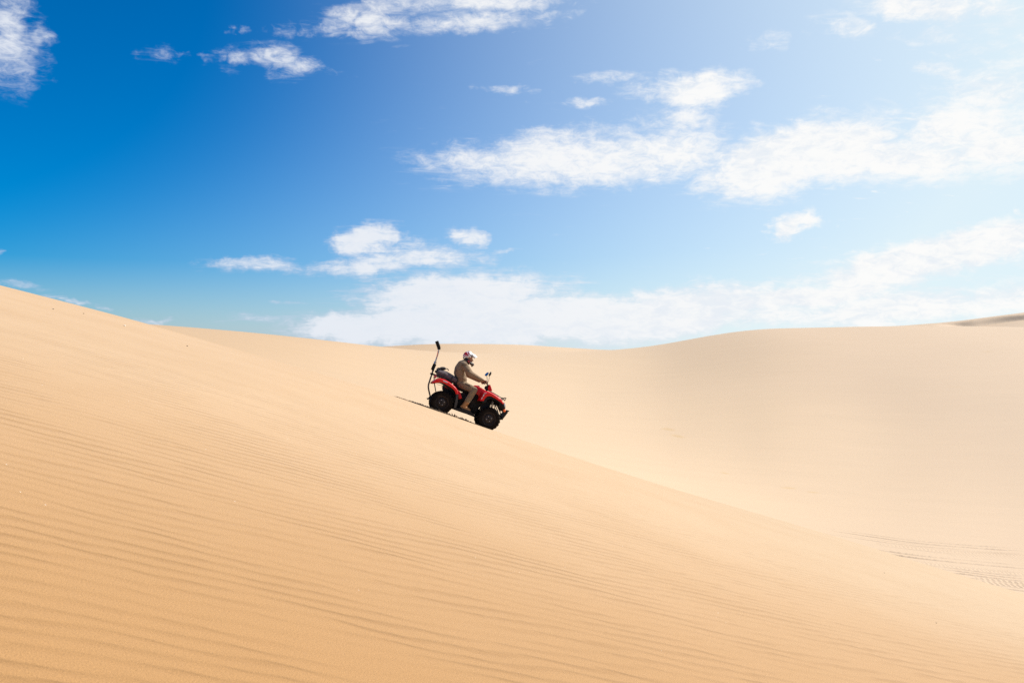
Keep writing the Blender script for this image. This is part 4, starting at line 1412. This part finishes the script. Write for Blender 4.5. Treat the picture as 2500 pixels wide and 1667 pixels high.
def track(pts, width, kind, depth=0.03, step=0.05, lift=0.006, parent=None, spikes=0.0):
    """strip with berms either side and tread marks between, lying on the ground"""
    P = [Vector((p[0], p[1], 0)) for p in pts]
    P = smooth_line(P, 3)
    P = resample(P, max(8, int(sum((P[i + 1] - P[i]).length for i in range(len(P) - 1)) / step)))
    n = len(P)
    prof = np.array([-.5, -.45, -.40, -.36, -.32, -.28, -.22, -.15, -.07, 0, .07, .15, .22, .28, .32, .36, .40, .45, .5])
    X = np.zeros((n, len(prof))); Yy = np.zeros_like(X); Zz = np.zeros_like(X)
    for i in range(n):
        t = P[min(i + 1, n - 1)] - P[max(i - 1, 0)]; t.normalize()
        nn = Vector((-t.y, t.x, 0))
        for j, s in enumerate(prof):
            q = P[i] + nn * s * width
            X[i, j], Yy[i, j] = q.x, q.y
    Zz = height(X.ravel(), Yy.ravel()).reshape(X.shape)
    a = np.abs(prof)
    berm = np.exp(-((a - .34) / .075) ** 2) * depth * (1 - (a / .5) ** 6)
    inn = a < .27
    fade = np.minimum(1, np.minimum(np.arange(n), np.arange(n)[::-1]) / max(12.0, n * .22))[:, None] * (.6 + .4 * np.sin(np.arange(n) * .021 + rng.random() * 6) ** 2)[:, None]
    i = np.arange(n)[:, None] * step
    H = berm[None, :] * (0.75 + .5 * rng.random((n, 1)))
    if kind == 'tread':
        ph = (i / .16 + prof[None, :] * 1.6 * np.sign(prof[None, :])) % 1.0
        H = H + np.where(inn[None, :], (ph < .5) * depth * .85, 0)
    elif kind == 'blocks':
        ph = (i / .20 + np.where(prof[None, :] > 0, .5, 0)) % 1.0
        H = H * .5 + np.where((a < .42)[None, :], (ph < .5) * depth * 1.2, 0)
    if spikes:
        H = H + spikes * np.exp(-((a - .36) / .10) ** 2)[None, :] * (rng.random((n, 1)) ** 2)
    ends = np.minimum(1, np.minimum(np.arange(n), np.arange(n)[::-1]) / 8.0)[:, None]
    Zz = Zz + (lift + .010) * (1 - (a / .5) ** 3)[None, :] * ends - .008 + H * fade
    o = grid_mesh('tyre_track', X, Yy, Zz, SAND)
    o.data.flip_normals()
    o.parent = ground
    return o


# old tracks crossing the valley floor on the right
VAL = [
    ([(2015, 1290), (2130, 1308), (2250, 1325), (2400, 1337), (2540, 1342)], .5, 'plain', .060),
    ([(1960, 1291), (2100, 1313), (2220, 1330), (2400, 1343), (2540, 1346)], .4, 'plain', .030),
    ([(2130, 1325), (2230, 1337), (2300, 1345), (2400, 1350), (2540, 1354)], .7, 'tread', .050),
    ([(2300, 1350), (2400, 1357), (2540, 1362)], .9, 'tread', .030),
    ([(2090, 1335), (2200, 1355), (2300, 1366), (2400, 1375), (2540, 1386)], .55, 'plain', .075),
    ([(2180, 1365), (2280, 1377), (2380, 1390), (2540, 1402)], .6, 'tread', .045),
    ([(2265, 1383), (2350, 1393), (2430, 1404), (2540, 1413)], .4, 'plain', .050),
    ([(2290, 1391), (2360, 1400), (2430, 1409), (2540, 1419)], .4, 'plain', .060),
    ([(2330, 1402), (2400, 1412), (2540, 1426)], .4, 'plain', .045),
    ([(2370, 1413), (2430, 1421), (2480, 1427), (2540, 1433)], .8, 'blocks', .042),
    ([(2425, 1430), (2480, 1437), (2540, 1445)], .4, 'plain', .045),
]
for pts, wd, kd, dp in VAL:
    wd *= 1.25
    g = [ground_point(a, b_, 23.5, 60) for a, b_ in pts]
    track(g, wd, kd, dp * (.75 if kd == 'plain' else .62), step=.05)
# faint old tracks following the near crest on the upper left
for off, w_ in ((0.55, .28), (1.15, .28), (2.1, .26)):
    xs = np.linspace(-13.5, -5.5, 12)
    track([(x, Y_R - off - .05 * (x + 5.5) + .12 * math.sin(x * .9 + off)) for x in xs], w_, 'plain', .010, step=.08, lift=.003)
# the bike's own fresh tracks on the shelf behind the crest
for yl in (-TR, TR):
    a = MV @ Vector((-7.0, yl, -R_T)); b_ = MV @ Vector((WB + .0, yl, -R_T))
    pts = [Vector((a.x, a.y, 0)).lerp(Vector((b_.x, b_.y, 0)), f) for f in np.linspace(0, 1, 20)]
    pts = [Vector((p.x, max(p.y, Y_R + .35 + (.0 if yl < 0 else .75)), 0)) for p in pts]
    track(pts, .30, 'tread', .030, step=.025, lift=.004)


# sand thrown up in a toothed ridge by the tread, along the near track
def teeth():
    a = MV @ Vector((-1.45, -TR - .14, -R_T)); b_ = MV @ Vector((WB - .10, -TR - .14, -R_T))
    L = math.hypot(b_.x - a.x, b_.y - a.y)
    n = int(L / .008)
    f = np.linspace(0, 1, n)
    u_ = f * (WB + 1.35) - 1.45
    base_h = np.interp(u_, [-1.45, -1.1, -.4, 0.0, .25, .9, WB], [.0, .050, .072, .070, .068, .058, .03])
    tall = np.interp(u_, [-1.45, -1.0, -.35, .15, .35, .75, 1.05, WB], [.0, .012, .022, .05, .085, .060, .035, .02])
    sp = np.zeros(n); lean = np.zeros(n)
    c = 0.0
    while c < L:
        w_ = .010 + .014 * rng.random(); hgt = .25 + .75 * rng.random()
        d = (f * L - c) / w_
        sp = np.maximum(sp, hgt * np.exp(-np.abs(d) ** 1.3) * (1 - .25 * np.sin(c * 9) ** 2))
        c += .028 + .045 * rng.random()
    H = base_h * (.85 + .3 * rng.random(n)) + tall * sp
    ws = np.array([-.16, -.11, -.07, -.04, -.015, 0, .015, .04, .08, .13, .18])
    pr = np.array([0, .12, .32, .62, .93, 1.0, .9, .6, .28, .1, 0])
    t = Vector((b_.x - a.x, b_.y - a.y, 0)).normalized(); nn = Vector((-t.y, t.x, 0))
    X = a.x + (b_.x - a.x) * f[:, None] + nn.x * ws[None, :] - .35 * (H[:, None] - .05) * pr[None, :]
    Yv = a.y + (b_.y - a.y) * f[:, None] + nn.y * ws[None, :] + .012 * (rng.random((n, len(ws))) - .5)
    Z = height(X.ravel(), Yv.ravel()).reshape(X.shape) + H[:, None] * pr[None, :]
    Z[:, 0] -= .01; Z[:, -1] -= .01
    o = grid_mesh('sand_ridge', X, Yv, Z, SHADED_SAND)
    o.data.flip_normals()
    o.parent = ground


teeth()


# ------------------------------------------------------------------ pebbles and a shell lying on the sand
M_PEB = plain('dark_pebble', (0.09, 0.055, 0.035), 0.7)
M_SHELL = plain('pale_shell', (0.80, 0.74, 0.66), 0.5)


def pebble(px, py, d0, d1, size, mat, name, label, category, group=None):
    g = ground_point(px, py, d0, d1)
    bm = bmesh.new(); bmesh.ops.create_icosphere(bm, subdivisions=2, radius=1)
    sx, sy, sz = size * (1.0 + .3 * rng.random()), size * (.75 + .2 * rng.random()), size * .6
    for v in bm.verts:
        k = 1 + .18 * math.sin(v.co.x * 3.1 + px) * math.cos(v.co.y * 2.7 + py)
        v.co = Vector((v.co.x * sx * k, v.co.y * sy * k, v.co.z * sz * k))
    me = bpy.data.meshes.new(name); bm.to_mesh(me); bm.free(); me.shade_smooth(); me.materials.append(mat)
    o = bpy.data.objects.new(name, me); COL.objects.link(o)
    o.location = (g.x, g.y, hz(g.x, g.y) + sz * .35)
    o.rotation_euler = (0, R(17), rng.random() * 6)
    o['label'] = label; o['category'] = category
    if group: o['group'] = group
    return o


pebble(2159, 1398, 4, 16, .007, M_PEB, 'pebble', 'dark pebble on smooth sand just below the right end of the near crest', 'pebble')
pebble(2286, 1520, 3, 14, .006, M_PEB, 'pebble', 'dark pebble on rippled sand in the lower right corner of the photo', 'pebble')
pebble(130, 755, 6, 19.5, .012, M_PEB, 'pebble', 'leftmost brown pebble beside the faint tracks near the top of the left slope', 'pebble')
pebble(204, 766, 6, 19.5, .011, M_PEB, 'pebble', 'brown pebble between the leftmost pebble and the white shell on the left slope', 'pebble')
pebble(304, 796, 6, 19.5, .018, M_SHELL, 'shell', 'small white shell beside the faint tracks high on the left slope', 'shell')
pebble(457, 845, 6, 19.5, .012, M_PEB, 'pebble', 'dark pebble right of the white shell, where the left tracks fade out', 'pebble')
